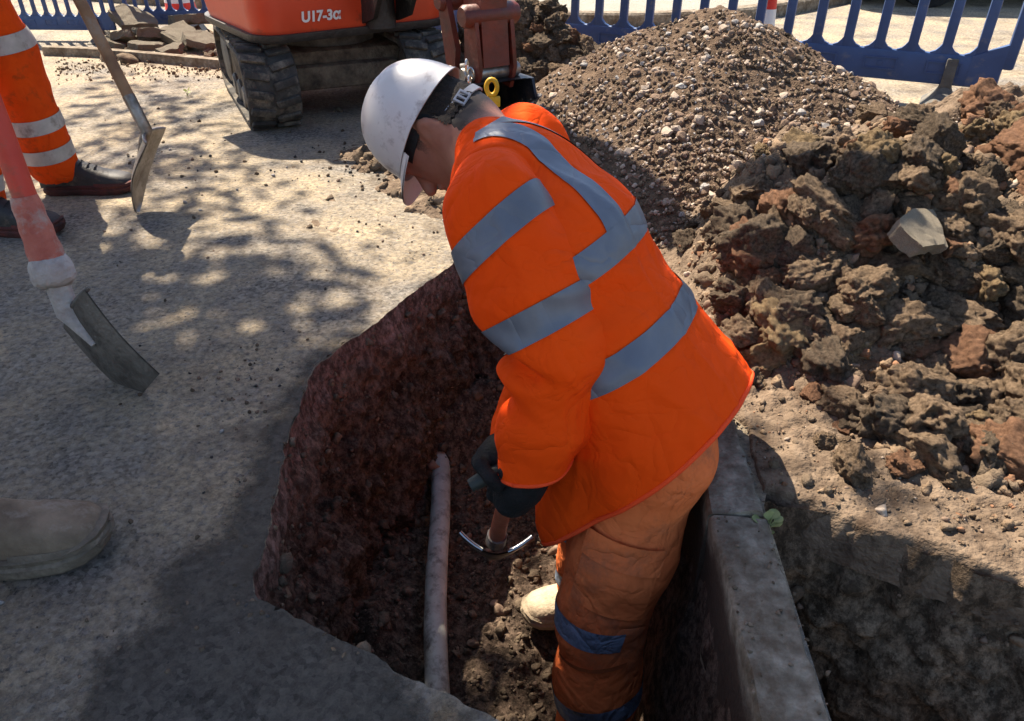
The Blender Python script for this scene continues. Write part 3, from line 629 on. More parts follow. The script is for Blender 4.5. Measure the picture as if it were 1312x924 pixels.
PP = PP[~np.isnan(PP[:, 0])]
keep = (PP[:, 2] > 0.01) & (h_spoil(PP[:, 0], PP[:, 1]) < PP[:, 2] + 0.01) & (rng.random(len(PP)) > 0.35 * (1 + np.sin(PP[:, 0] * 9 + PP[:, 1] * 4)))
for p in PP[keep][:300]:
    s = random.choice((0.012, 0.013, 0.014, 0.016, 0.018, 0.022, 0.026))
    m = random.choices((M_STONE, M_STONE2, M_STONE3), (0.46, 0.42, 0.12))[0]
    put_rock('stone', random.choice(STONES), p, s, m, gp, 0.2)
PP = ray_hits(rng.uniform(600, 1200, 16000), rng.uniform(15, 330, 16000), h_gravel, 1.8)
PP = PP[~np.isnan(PP[:, 0])]; PP = PP[PP[:, 2] > -0.01][:9500]
R = rng.choice((0.0035, 0.0045, 0.0055, 0.007, 0.009, 0.0115), len(PP))
PP[:, 2] = h_gravel(PP[:, 0], PP[:, 1]) + R * 0.35; P = PP - np.array(gp.location)
scatter_stuff('fine_gravel', P, R, SMALL, ((M_STONE, M_STONE2, M_STONE3, M_CLOD2), (0.20, 0.36, 0.04, 0.40)), gp, 6)

# ------------------------------------------------------------------ crumbs and clods in the trench
def inside(poly, x, y):
    r = np.zeros(np.shape(x), bool); n = len(poly)
    for i in range(n):
        x0, y0 = poly[i]; x1, y1 = poly[(i + 1) % n]
        c = ((y0 > y) != (y1 > y)) & (x < (x1 - x0) * (y - y0) / (y1 - y0 + 1e-12) + x0); r ^= c
    return r
X = rng.uniform(-0.45, 0.42, 5200); Y = rng.uniform(0.5, 2.1, 5200); k = inside(PIT1, X, Y)
X = X[k]; Y = Y[k]; R = rng.choice((0.003, 0.0045, 0.006, 0.009, 0.013, 0.020), len(X), p=(.32, .28, .2, .12, .06, .02))
o = scatter_stuff('trench_crumbs', np.stack([X, Y, floor1(X, Y) + R * 0.3], -1), R, MIDS, ((M_CLOD2, M_SOIL, M_STONE2), (0.55, 0.37, 0.08)), trench, 9, smooth=True)
# stones and chips sticking out of the trench and pit walls
Pw = []; Rw = []
for ring, nrm, ks, cnt, dep, tp in ((RING1, N1, K1, 1300, 0.66, 0.10), (RING2, N2, K2, 1300, 0.74, 0.11)):
    idx = rng.integers(0, len(ring), cnt); idx = idx[~ks[idx]]
    t = rng.uniform(0.03, 1, len(idx)) ** 1.2
    b = ring[idx] + nrm[idx] * (tp * dep * t)[:, None]
    Pw += list(np.column_stack([b, -dep * t])); Rw += list(rng.choice((0.004, 0.006, 0.009, 0.014, 0.021), len(idx), p=(.36, .32, .2, .09, .03)))
scatter_stuff('wall_stones', np.array(Pw), Rw, MIDS, ((M_CLOD2, M_STONE2, M_CLOD), (0.64, 0.14, 0.22)), trench, 10, smooth=True)

# ------------------------------------------------------------------ kerb
M_KERB = M_CONC.copy(); M_KERB.name = 'soil_and_shade_kerb'
def soil_shade_mix(m, z0, z1, col):
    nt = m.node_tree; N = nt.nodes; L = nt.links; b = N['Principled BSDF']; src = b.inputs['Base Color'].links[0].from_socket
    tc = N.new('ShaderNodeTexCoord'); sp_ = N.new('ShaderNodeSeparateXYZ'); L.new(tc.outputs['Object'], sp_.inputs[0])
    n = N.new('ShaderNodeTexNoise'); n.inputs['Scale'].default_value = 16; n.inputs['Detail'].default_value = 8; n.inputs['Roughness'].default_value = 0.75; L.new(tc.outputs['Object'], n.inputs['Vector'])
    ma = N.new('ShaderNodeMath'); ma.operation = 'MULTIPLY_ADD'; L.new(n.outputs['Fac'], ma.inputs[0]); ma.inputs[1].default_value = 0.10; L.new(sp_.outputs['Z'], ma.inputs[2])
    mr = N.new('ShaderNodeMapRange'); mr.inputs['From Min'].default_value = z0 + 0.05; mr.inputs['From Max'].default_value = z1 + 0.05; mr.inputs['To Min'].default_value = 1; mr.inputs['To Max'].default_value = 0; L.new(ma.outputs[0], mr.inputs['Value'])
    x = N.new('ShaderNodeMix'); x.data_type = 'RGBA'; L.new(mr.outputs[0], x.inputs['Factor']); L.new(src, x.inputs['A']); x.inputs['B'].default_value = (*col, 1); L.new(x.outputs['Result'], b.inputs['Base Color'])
soil_shade_mix(M_KERB, -0.05, -0.012, (0.065, 0.042, 0.030))  # soil brown painted down the kerb sides, standing in for shade there too
kerb = empty('kerb', (kx(1.2) + KW / 2, 1.2, 0)); tag(kerb, kind='structure')
def kerb_stone(y0, y1, dz, dx, seed):
    n, top = 26, 0.008 + dz; V = []; F = []
    prof = [(0, -0.235), (0, -0.10), (0, top - 0.007), (0.006, top), (0.04, top), (0.08, top), (KW - 0.007, top), (KW, top - 0.008), (KW, -0.10), (KW, -0.235)]
    for i in range(n + 1):
        y = y0 + (y1 - y0) * i / n
        for a, z in prof:
            V.append((kx(y) + dx + a, y, z))
    V = np.array(V); k = len(prof)
    V += 0.0030 * np.stack([fbm(V * 22 + 5 * q, 4, seed + q) for q in range(3)], -1) + 0.004 * np.stack([vnoise(V * 60 + q, seed + 9 + q) for q in range(3)], -1) * (np.abs(V[:, 2:3]) < 0.02)
    for i in range(n):
        for j in range(k): F.append((i * k + j, i * k + (j + 1) % k, (i + 1) * k + (j + 1) % k, (i + 1) * k + j))
    F += [tuple(range(k))[::-1], tuple(n * k + j for j in range(k))]
    me = amesh('kerb_stone', V - np.array([kerb.location.x, kerb.location.y, 0]), F); bm = bmesh.new(); bm.from_mesh(me); bmesh.ops.recalc_face_normals(bm, faces=bm.faces[:]); bm.to_mesh(me); bm.free()
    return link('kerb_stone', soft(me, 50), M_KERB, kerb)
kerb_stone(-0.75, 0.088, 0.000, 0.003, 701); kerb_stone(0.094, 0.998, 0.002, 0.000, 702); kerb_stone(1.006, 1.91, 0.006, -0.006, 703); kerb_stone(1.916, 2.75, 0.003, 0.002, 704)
KP = []; KR = []
for _ in range(130):
    y = rng.uniform(0.45, 1.4); x = kx(y) + KW * (rng.random() if rng.random() < 0.5 else rng.choice((0.04, 0.96)) + rng.normal() * 0.06); r_ = rng.choice((0.0018, 0.0025, 0.0035, 0.005)); KP.append((x - kerb.location.x, y - kerb.location.y, 0.011 + r_ * 0.3)); KR.append(r_)
scatter_stuff('kerb_crumbs', np.array(KP), KR, MIDS, ((M_CLOD2, M_SOIL, M_STONE2), (0.4, 0.4, 0.2)), kerb, 29, smooth=True)
# concrete haunch that the kerb sits on, seen from the trench
mb = MB(); R = []
for i in range(61):
    y = 0.38 + (2.14 - 0.38) * i / 60
    row = []
    for z in (-0.23, -0.27, -0.32, -0.37, -0.43, -0.48):
        q = np.array([[y * 9, z * 9, 3.1]]); d = float(fbm(q, 4, 77)[0]) * 0.016
        row.append((kx(y) + 0.008 + d + (0.03 if z < -0.45 else 0), y, z))
    R.append(row)
mb.grid(R); o = wlink('haunch', soft(mb.mesh('haunch'), 60), mat('haunch_concrete', (0.36, 0.315, 0.225), (0.19, 0.155, 0.105), 16, 0.95, bump=1.0, bscale=70, bump2=0.8, b2scale=22, dirt=(0.085, 0.052, 0.036), dscale=7, damt=0.5, spec=0.15), kerb)

# ------------------------------------------------------------------ pipe in the trench
pa, pb = G(560, 880, -0.64), G(563, 575, -0.60)
dirp = (pb - pa).normalized(); pts = [pa - dirp * 0.45 + dirp * t * 0.05 for t in range(0, 34)]
pts = [p + Vector((0.006 * math.sin(i * 0.35), 0, 0.005 * math.sin(i * 0.5 + 1))) for i, p in enumerate(pts)]
mb = MB(); mb.tube(pts, [0.0300 + 0.0006 * math.sin(i * 1.7) for i in range(len(pts))], 24)
o = build('pipe', mb, M_PIPE); tag(o, 'muddy grey plastic pipe running along the trench floor', 'pipe')

# ================================================================== PEOPLE (signed-distance bodies and clothes)
def A(v): return np.array(v[:], float)
def smin(a, b, k):
    h = np.clip(0.5 + 0.5 * (b - a) / k, 0, 1); return b * (1 - h) + a * h - k * h * (1 - h)
def seg_t(P, a, b):
    d = b - a; return np.clip(((P - a) @ d) / (d @ d), 0, 1)
def sd_cone(P, a, b, ra, rb):
    t = seg_t(P, a, b); return np.linalg.norm(P - a - t[:, None] * (b - a), axis=1) - (ra + (rb - ra) * t)
def sd_chain(P, pts, rad, k=0.03):
    r = None
    for i in range(len(pts) - 1):
        d = sd_cone(P, pts[i], pts[i + 1], rad[i], rad[i + 1]); r = d if r is None else smin(r, d, k)
    return r
def sd_ell(P, c, axes, rad):
    q = (P - c) @ np.array(axes).T / np.array(rad); n = np.linalg.norm(q, axis=1); return (n - 1) * min(rad)
def sd_loft(P, C, L, a, b, k=0.05):
    r = None
    for i in range(len(C) - 1):
        p, q = C[i], C[i + 1]; ax = q - p; ln = np.linalg.norm(ax); ax = ax / ln
        Lp = L - ax * (L @ ax); Lp /= np.linalg.norm(Lp); Np = np.cross(ax, Lp)
        t0 = ((P - p) @ ax) / ln; t = np.clip(t0, 0, 1); d = P - p - (t * ln)[:, None] * ax
        aa = a[i] + (a[i + 1] - a[i]) * t; bb = b[i] + (b[i + 1] - b[i]) * t; m = np.minimum(aa, bb)
        v = (np.sqrt(((d @ Lp) / aa) ** 2 + ((d @ Np) / bb) ** 2 + ((d @ ax) / m) ** 2) - 1) * m
        r = v if r is None else smin(r, v, k)
    return r
def nets(f, lo, hi, h):
    lo = np.array(lo); n = np.ceil((np.array(hi) - lo) / h).astype(int) + 1
    ax = [lo[i] + np.arange(n[i]) * h for i in range(3)]
    Gd = np.stack(np.meshgrid(*ax, indexing='ij'), -1).reshape(-1, 3)
    S = np.concatenate([f(Gd[i:i + 400000]) for i in range(0, len(Gd), 400000)]).reshape(n)
    ins = S < 0; c = n - 1
    acc = np.zeros((*c, 3)); cnt = np.zeros(c)
    cor = [(0, 0, 0), (1, 0, 0), (0, 1, 0), (1, 1, 0), (0, 0, 1), (1, 0, 1), (0, 1, 1), (1, 1, 1)]
    def sub(Arr, o): return Arr[o[0]:o[0] + c[0], o[1]:o[1] + c[1], o[2]:o[2] + c[2]]
    for i in range(8):
        for d in range(3):
            if cor[i][d]: continue
            j = list(cor[i]); j[d] = 1
            s0, s1 = sub(S, cor[i]), sub(S, j); m = sub(ins, cor[i]) != sub(ins, j)
            t = np.where(m, s0 / np.where(m, s0 - s1, 1), 0)
            e = np.zeros((*c, 3)); e[:] = cor[i]; e[..., d] += t
            acc += e * m[..., None]; cnt += m
    act = cnt > 0; idx = -np.ones(c, int); idx[act] = np.arange(act.sum())
    base = np.stack(np.meshgrid(*[np.arange(q) for q in c], indexing='ij'), -1)
    V = (base[act] + acc[act] / cnt[act][:, None]) * h + lo
    F = []
    for d in range(3):
        e, g = (d + 1) % 3, (d + 2) % 3
        s = [slice(None)] * 3; s2 = [slice(None)] * 3
        s[d] = slice(0, c[d]); s2[d] = slice(1, c[d] + 1)
        for q in (e, g): s[q] = slice(1, c[q]); s2[q] = slice(1, c[q])
        a0, a1 = ins[tuple(s)], ins[tuple(s2)]
        for flip, m in ((False, a0 & ~a1), (True, ~a0 & a1)):
            I = np.argwhere(m)
            if not len(I): continue
            I[:, e] += 1; I[:, g] += 1
            def cell(de, dg):
                J = I.copy(); J[:, e] += de; J[:, g] += dg; return idx[J[:, 0], J[:, 1], J[:, 2]]
            Q = np.stack([cell(-1, -1), cell(0, -1), cell(0, 0), cell(-1, 0)], -1)
            F.append(Q[:, ::-1] if flip else Q)
    return V, np.concatenate(F)
def vnormals(V, F):
    n = np.cross(V[F[:, 2]] - V[F[:, 0]], V[F[:, 3]] - V[F[:, 1]]); N = np.zeros_like(V)
    for k in range(4): np.add.at(N, F[:, k], n)
    return N / (np.linalg.norm(N, axis=1)[:, None] + 1e-12)
def relax(V, F, it=2):
    for _ in range(it):
        S = np.zeros_like(V); c = np.zeros(len(V))
        for k in range(4):
            for q in (1, 3): np.add.at(S, F[:, k], V[F[:, (k + q) % 4]]); np.add.at(c, F[:, k], 1)
        V = 0.5 * V + 0.5 * S / c[:, None]
    return V
def clip_mesh(name, V, F, planes, fmask=None, offset=0.0, N=None, cutmask=None):
    """keep faces of fmask on the positive side of every plane (co, no); offset along the normals.
    cutmask: planes act only on those faces (others are kept)"""
    V2 = V + (N * offset if offset else 0)
    Fk = F if fmask is None else F[fmask]
    used = np.unique(Fk); mp = -np.ones(len(V), int); mp[used] = np.arange(len(used))
    me = amesh(name, V2[used], mp[Fk]); bm = bmesh.new(); bm.from_mesh(me)
    cm = None if cutmask is None else (cutmask if fmask is None else cutmask[fmask])
    bm.faces.ensure_lookup_table()
    for co, no in planes:
        if cm is None: geom = bm.verts[:] + bm.edges[:] + bm.faces[:]
        else:
            fs = [f for i, f in enumerate(bm.faces) if cm[i]]; vs = set(); es = set()
            for f in fs: vs.update(f.verts); es.update(f.edges)
            geom = list(vs) + list(es) + fs
        bmesh.ops.bisect_plane(bm, geom=geom, dist=1e-6, plane_co=Vector(co), plane_no=Vector(no), clear_inner=True)
        if cm is not None: cm = None; break_after = True
    bm.to_mesh(me); bm.free(); me.shade_smooth()
    return me
def hem_tube(me_src, co, no, tol=0.004, rad=0.004):
    """border loops of an open cloth mesh near a plane -> thin rolled hem"""
    bm = bmesh.new(); bm.from_mesh(me_src); out = MB()
    be = [e for e in bm.edges if e.is_boundary and abs((e.verts[0].co - Vector(co)).dot(Vector(no))) < tol and abs((e.verts[1].co - Vector(co)).dot(Vector(no))) < tol]
    seen = set(); adj = {}
    for e in be:
        for v in e.verts: adj.setdefault(v.index, []).append(e)
    for e in be:
        if e.index in seen: continue
        seen.add(e.index); ch = [e.verts[0], e.verts[1]]; closed = False
        while True:
            nx = [q for q in adj[ch[-1].index] if q.index not in seen]
            if not nx: break
            q = nx[0]; seen.add(q.index); ch.append(q.other_vert(ch[-1]))
            if ch[-1] is ch[0]: break
        pts = [v.co.copy() for v in ch][::2]
        if len(pts) > 8:
            for _ in range(3): pts = [pts[0]] + [(pts[i - 1] + pts[i] * 2 + pts[i + 1]) / 4 for i in range(1, len(pts) - 1)] + [pts[-1]]
            out.tube(pts + [pts[0]] if (pts[0] - pts[-1]).length < 0.03 else pts, rad, 6)
    bm.free()
    return out
def unit(v): v = np.asarray(v, float); return v / np.linalg.norm(v)

def boot(parent, name, heel, ang, upper, sole, L=0.30, tilt=0.0, lace=True, high=0.13, zs=1.0):
    """work boot; heel = ground point under the heel, ang = heading of the toe"""
    st = [(-0.02, .030, .055, .10), (0.00, .038, .075, high), (0.05, .041, .105, high + .02), (0.10, .041, .112, high), (0.145, .043, .098, .105), (0.19, .049, .082, .085), (0.235, .052, .072, .074), (0.268, .047, .066, .066), (0.290, .032, .055, .056), (0.300, .012, .040, .040)]
    k = L / 0.30; Mx = Matrix.Translation(heel) @ Matrix.Rotation(ang, 4, 'Z') @ Matrix.Rotation(-tilt, 4, 'Y') @ Matrix.Diagonal((1, 1.0 + (zs - 1) * 0.5, zs, 1))
    mb = MB(); R = []
    for x, w, zt, z2 in st:
        row = []
        for j in range(25):
            q = math.pi * j / 24
            cx = math.cos(q); sz = math.sin(q)
            row.append(Mx @ Vector((x * k + (0.012 if j in (11, 12, 13) and x > .19 else 0) * 0, w * math.copysign(abs(cx) ** 0.72, cx), 0.030 + (z2 - 0.030) * sz ** 0.62)))
        R.append(row)
    mb.grid(R); mb.f.append(tuple(range(25))[::-1])
    up = wlink(name, soft(mb.mesh('boot'), 70), upper, parent)
    ms = MB(); rows = []
    for z, g in ((0.0, 0.001), (0.008, 0.006), (0.020, 0.007), (0.024, 0.003), (0.034, 0.0065), (0.038, 0.001)):
        ring = []
        out = [(x, w) for x, w, _, _ in st]
        for x, w in out: ring.append((x * k + (g if x > 0.25 else (-g if x < 0.01 else 0)), w + g))
        for x, w in out[::-1]: ring.append((x * k + (g if x > 0.25 else (-g if x < 0.01 else 0)), -w - g))
        # smooth the outline
        ring = [tuple(np.mean([ring[i - 1], ring[i], ring[i], ring[(i + 1) % len(ring)]], 0)) for i in range(len(ring))]
        if z < 0.019: ring = [(x if not (0.075 < x < 0.125) else x, y) for x, y in ring]
        rows.append([Mx @ Vector((x, y, z + (0.006 if (z < 0.01 and 0.07 < x < 0.13) else 0) + max(0, (x - 0.22)) ** 2 * 1.6)) for x, y in ring] )
    for r in rows: r.append(r[0])
    ms.grid(rows); n = len(rows[0]); ms.f.append(tuple(range(n - 1))); ms.f.append(tuple((len(rows) - 1) * n + i for i in range(n - 1))[::-1])
    so = wlink('sole', soft(ms.mesh('sole'), 35), sole, up)
    mr_ = MB(); R = []
    for hgt, gap in ((0.034, 0.004), (0.041, 0.0035), (0.045, 0.001)):
        row = []
        for j in range(33):
            q = math.pi * (j / 32 - 0.5); xx = 0.17 + 0.135 * math.cos(q); ww = np.interp(min(xx, 0.299), [t[0] for t in st], [t[1] for t in st]) if xx < 0.262 else np.interp(xx, [0.262, 0.290, 0.305], [0.048, 0.034, 0.0]); zt = 0.030 + (np.interp(min(xx, 0.3), [t[0] for t in st], [t[3] for t in st]) - 0.030)
            fz = min(1.0, (hgt - 0.030) / max(0.01, zt - 0.030)); cxx = max(0.0, 1 - fz ** (2 / 0.62)) ** 0.5; ww = ww * cxx ** 0.72 + gap
            row.append(Mx @ Vector((xx * k * (1 - 0.004 * (hgt > 0.04)) + gap * math.cos(q), ww * math.copysign(1, q) if abs(q) > 0.02 else 0, hgt)))
        R.append(row)
    mr_.grid(R); wlink('toe_rand', soft(mr_.mesh('toe_rand'), 60), sole, up)
    if lace:
        ml = MB()
        for i in range(5):
            x = (0.085 + i * 0.022) * k; z = np.interp(x / k, [s[0] for s in st], [s[3] for s in st]) + 0.003
            ml.tube([Mx @ Vector((x, -0.026, z - 0.012)), Mx @ Vector((x + 0.004, -0.012, z)), Mx @ Vector((x - 0.002, 0.012, z)), Mx @ Vector((x, 0.026, z - 0.012))], 0.0028, 6)
        wlink('lace', ml.mesh('lace'), M_BLACK, up)
    return up

def glove(parent, wrist, palm, knuckle_dir, thumb_dir, shaft_p, shaft_d, m, size=1.0, curl=1.0, name='glove'):
    """gloved hand whose fingers close round a shaft (point, direction)"""
    w = A(wrist); c = A(palm); sd = unit(A(shaft_d)); sp_ = A(shaft_p)
    # finger roots spread along the shaft on the palm side
    foot = sp_ + sd * ((c - sp_) @ sd); out = unit(c - foot); side = np.cross(sd, out)
    chains = []
    if side @ A(knuckle_dir) < 0: side = -side
    R0 = 0.030 * size
    for i, (off, ln) in enumerate(((0.034, .95), (0.012, 1.05), (-0.010, 1.0), (-0.031, .82))):
        o0 = foot + sd * off * size; pts = []
        for q in (20, 75, 130, 185, 235):
            th = math.radians(q * (0.72 + 0.28 * ln)); pts.append(o0 + (out * math.cos(th) + side * math.sin(th)) * R0 * (1.0 - 0.06 * (q > 150)))
        chains.append((pts, [0.0115, 0.0115, 0.0108, 0.0100, 0.0088]))
    tp = []
    for q in (-10, -60, -115, -160):
        th = math.radians(q); tp.append(foot + sd * (0.046 - 0.004 * abs(q) / 60) * size + (out * math.cos(th) + side * math.sin(th)) * R0 * 1.05)
    chains.append((tp, [0.0155, 0.0135, 0.0120, 0.0100]))
    pc = foot + out * R0 * 1.15
    def f(P):
        d = sd_chain(P, [w, w * 0.45 + pc * 0.55, pc], [0.036 * size, 0.036 * size, 0.034 * size], 0.02)
        d = smin(d, sd_cone(P, pc + sd * 0.034 * size, pc - sd * 0.030 * size, 0.019, 0.017), 0.018)
        for pts, r in chains: d = smin(d, sd_chain(P, pts, [x * size for x in r], 0.006), 0.005)
        return d
    al = np.array([w, pc] + [p for ch in chains for p in ch[0]])
    V, F = nets(f, al.min(0) - 0.05, al.max(0) + 0.05, 0.0040)
    V = V + vnormals(V, F) * (vnoise(V * 160, 4) * 0.0010)[:, None]
    return wlink(name, amesh('glove', V, F), m, parent, smooth=True)

def helmet_parts(parent, O, U, Fd, m_out, m_in, s=1.0):
    U = unit(U); Fd = unit(Fd - U * (Fd @ U)); Lv = np.cross(U, Fd)
    def pt(f, l, u): return Vector(O + Fd * f * s + Lv * l * s + U * u * s)
    def shell(off, m, name, par):
        mb = MB(); R = []
        for i in range(25):
            e = (i / 24) ** 0.9 * math.pi / 2
            row = []
            for j in range(65):
                a = 2 * math.pi * j / 64; ca, sa = math.cos(a), math.sin(a)
                ra = 0.142 + off if ca > 0 else 0.146 + off
                rr = (math.cos(e)) ** 0.82
                h = (0.148 + off) * math.sin(e) ** 0.95
                ridge = 0.0045 * math.exp(-((sa * rr * 0.116) / 0.014) ** 2) * (1 if i > 3 else i / 4) + 0.0035 * math.exp(-((abs(sa) * rr * 0.116 - 0.045) / 0.010) ** 2) * (1 if i > 6 else 0)
                low = -0.014 * max(0, -ca) * math.cos(e) ** 3 - 0.006 * math.cos(e) ** 4
                row.append(pt(ca * ra * rr + (0.004 if i == 0 else 0) * ca, sa * (0.116 + off) * rr + (0.004 if i == 0 else 0) * sa, h + ridge + low))
            R.append(row)
        mb.grid(R)
        return wlink(name, soft(mb.mesh(name), 60), m, par)
    sh = shell(0.0, m_out, 'helmet', parent)
    inn = shell(-0.0045, m_in, 'inner_shell', sh)
    # peak
    mb = MB()
    for dz in (0.0, -0.004):
        R = []
        for i in range(9):
            t = i / 8; row = []
            for j in range(29):
                a = math.radians(-68 + 136 * j / 28); ca, sa = math.cos(a), math.sin(a)
                ex = 0.055 * t * max(0.0, math.cos(a * 1.25)) ** 0.7
                row.append(pt(ca * (0.141 + ex) , sa * (0.116 + ex * 0.45), -0.005 - 0.020 * t * ca - 0.006 * t * t + dz))
            R.append(row)
        mb.grid(R)
    wlink('peak', soft(mb.mesh('peak'), 60), m_out, sh)
    # headband, rear strap and ratchet buckle
    def band(f0, wd, rx, ry, a0, a1, drop, name, m, th=0.0035, par=sh):
        mb = MB(); R = []
        for q in (-wd / 2, wd / 2):
            row = []
            for j in range(41):
                a = math.radians(a0 + (a1 - a0) * j / 40); ca, sa = math.cos(a), math.sin(a)
                row.append((ca * rx, sa * ry, f0 + q + drop * max(0, -ca)))
            R.append(row)
        outer = [[pt(*p) for p in r] for r in R]; inner = [[pt(p[0] * 0.965, p[1] * 0.965, p[2]) for p in r] for r in R]
        mb.grid(outer); mb.grid(inner); mb.grid([outer[0], inner[0]]); mb.grid([outer[1], inner[1]])
        return wlink(name, soft(mb.mesh(name), 40), m, par)
    band(-0.010, 0.026, 0.112, 0.094, -180, 180, -0.020, 'headband', M_BLACK)
    band(-0.050, 0.019, 0.134, 0.106, 98, 262, -0.030, 'rear_strap', M_STRAP)
    mb = MB()
    a = math.radians(140)
    c = np.array((math.cos(a) * 0.136, math.sin(a) * 0.108, -0.050 - 0.030 * 0.88)); tx = unit((-math.sin(a) * 0.113, math.cos(a) * 0.096, 0))
    for u0, u1, w0, w1 in ((-0.017, 0.017, 0.010, 0.014), (-0.017, 0.017, -0.014, -0.010), (-0.017, -0.012, -0.010, 0.010), (0.012, 0.017, -0.010, 0.010), (-0.003, 0.002, -0.010, 0.010)):
        o0 = unit((math.cos(a), math.sin(a), 0)); vs = []
        for uu, ww, oo in ((u0, w0, 0), (u1, w0, 0), (u1, w1, 0), (u0, w1, 0), (u0, w0, .006), (u1, w0, .006), (u1, w1, .006), (u0, w1, .006)):
            q = c + tx * uu + np.array((0, 0, 1)) * ww + o0 * oo; vs.append(pt(*q))
        mb.add(vs, [(0, 3, 2, 1), (4, 5, 6, 7), (0, 1, 5, 4), (1, 2, 6, 5), (2, 3, 7, 6), (3, 0, 4, 7)])
    wlink('buckle', mb.mesh('buckle'), M_STRAP, sh)
    return sh

def head_body(parent, O, U, Fd, neck, chest, extra, s=1.0, h=0.0052):
    """continuous skin body: head with face, neck and a lean figure below the clothes"""
    U = unit(U); Fd = unit(Fd - U * (Fd @ U)); Lv = np.cross(U, Fd); ax = [Fd, Lv, U]
    def at(f, l, u): return O + Fd * f + Lv * l + U * u
    def f(P):
        d = sd_ell(P, at(-0.005, 0, 0.02), ax, (0.098, 0.078, 0.098))
        d = smin(d, sd_ell(P, at(0.028, 0, -0.050), ax, (0.066, 0.062, 0.078)), 0.03)
        d = smin(d, sd_cone(P, at(0.075, 0, -0.105), at(0.02, 0.045, -0.075), 0.020, 0.018), 0.02)     # jaw
        d = smin(d, sd_cone(P, at(0.075, 0, -0.105), at(0.02, -0.045, -0.075), 0.020, 0.018), 0.02)
        d = smin(d, sd_cone(P, at(0.094, 0, -0.015), at(0.113, 0, -0.052), 0.009, 0.014), 0.010)        # nose
        d = smin(d, sd_cone(P, at(0.088, 0.035, 0.004), at(0.088, -0.035, 0.004), 0.012, 0.012), 0.012) # brow
        for q in (1, -1):
            d = np.maximum(d, -sd_ell(P, at(0.100, 0.031 * q, -0.016), ax, (0.016, 0.016, 0.011)))
            d = smin(d, sd_ell(P, at(0.084, 0.031 * q, -0.016), ax, (0.012, 0.012, 0.012)), 0.003)
            e = sd_ell(P, at(-0.014, 0.086 * q, -0.032), [unit(Fd - Lv * q * 0.45), unit(Lv * q + Fd * 0.45), U], (0.021, 0.009, 0.034))           # ears
            e = np.maximum(e, -sd_ell(P, at(-0.008, 0.095 * q, -0.028), [unit(Fd - Lv * q * 0.45), unit(Lv * q + Fd * 0.45), U], (0.012, 0.006, 0.022)))
            d = smin(d, e, 0.006)
        d = smin(d, sd_cone(P, at(0.094, 0.018, -0.074), at(0.094, -0.018, -0.074), 0.007, 0.007), 0.008) # mouth
        d = smin(d, sd_cone(P, at(-0.035, 0, -0.055), neck, 0.056, 0.060), 0.030)
        d = smin(d, sd_cone(P, neck, chest, 0.060, 0.09), 0.05)
        for pts, r in extra: d = smin(d, sd_chain(P, pts, r, 0.03), 0.03)
        return d
    al = np.array([O + U * 0.13, O - U * 0.18, O + Fd * 0.14, O - Fd * 0.13, neck, chest] + [p for ch in extra for p in ch[0]])
    V, F = nets(f, al.min(0) - 0.13, al.max(0) + 0.13, h)
    me = amesh('body', V, F); q = V - O; uu = q @ U; ff = q @ Fd
    hv = uu - np.where(ff > 0.035, 0.012 + (ff + 0.02) * 0.35, np.where(ff > -0.030, -0.030, -0.112)); hv = np.where((np.abs(q @ Lv) > 0.076) & (np.abs(ff + 0.012) < 0.03) & (uu < 0.004), -1, hv); hv = np.where(np.linalg.norm(q, axis=1) > 0.20, -1, hv)
    at_ = me.attributes.new('hairline', 'FLOAT', 'POINT'); at_.data.foreach_set('value', hv.astype(np.float32))
    b = wlink('body', me, M_SKIN, parent, smooth=True)
    # hair cap: the scalp region lifted a little
    N = vnormals(V, F); q = V - O; uu = q @ U; ff = q @ Fd; ll = np.abs(q @ Lv)
    hair = (uu > np.where(ff > 0.035, 0.012 + (ff + 0.02) * 0.35, np.where(ff > -0.030, 0.004, -0.070))) & (uu < 0.14) & (np.abs(ff) < 0.14)
    ear = (ll > 0.070) & (np.abs(ff + 0.010) < 0.026) & (uu < 0.008)
    hair &= ~ear
    edge = hair[F].all(1)
    if edge.any():
        th = 0.004 + 0.0025 * vnoise(V * 240, 3)
        me = clip_mesh('hair', V + N * th[:, None], F, [], edge)
        wlink('hair', me, M_HAIR, parent)
    return b

# ------------------------------------------------------------------ the worker bending in the trench
Lw = unit((-0.16, -0.96, 0.04))
wk = empty('person', (0.20, 1.05, -0.715))
tag(wk, 'worker in bright orange jacket and white helmet bending over inside the trench', 'person')
TC = [A((0.300, 1.15, -0.07)), A((0.280, 1.18, 0.10)), A((0.195, 1.22, 0.25)), A((0.085, 1.27, 0.42)), A((0.000, 1.325, 0.525)), A((-0.050, 1.370, 0.582))]
Ta = [0.240, 0.212, 0.190, 0.192, 0.140, 0.050]; Tb = [0.245, 0.185, 0.150, 0.145, 0.102, 0.048]
LSH = A(W(632, 272, 1.22)); LEL = A(W(706, 455, 1.24)); LWR = A(W(684, 600, 1.34))
RSH = LSH - Lw * 0.36 + np.array((0.0, 0, 0.0)); REL = A((0.10, 1.45, 0.26)); RWR = A(W(662, 572, 1.52))
SPD = unit(TC[3] - TC[1])
def w_arm_l(P): return sd_chain(P, [LSH, LSH * 0.45 + LEL * 0.55, LEL, LEL * 0.4 + LWR * 0.6, LWR + unit(LWR - LEL) * 0.05], [0.088, 0.082, 0.068, 0.061, 0.054], 0.03)
def w_arm_r(P): return sd_chain(P, [RSH, REL, RWR + unit(RWR - REL) * 0.05], [0.090, 0.066, 0.055], 0.03)
def w_torso(P): return sd_loft(P, TC, Lw, Ta, Tb, 0.06)
SLV = 0.016
def w_sleeve_l(P): return smin(w_arm_l(P), w_torso(P) + SLV, 0.055)
def w_sleeve_r(P): return smin(w_arm_r(P), w_torso(P) + SLV, 0.055)
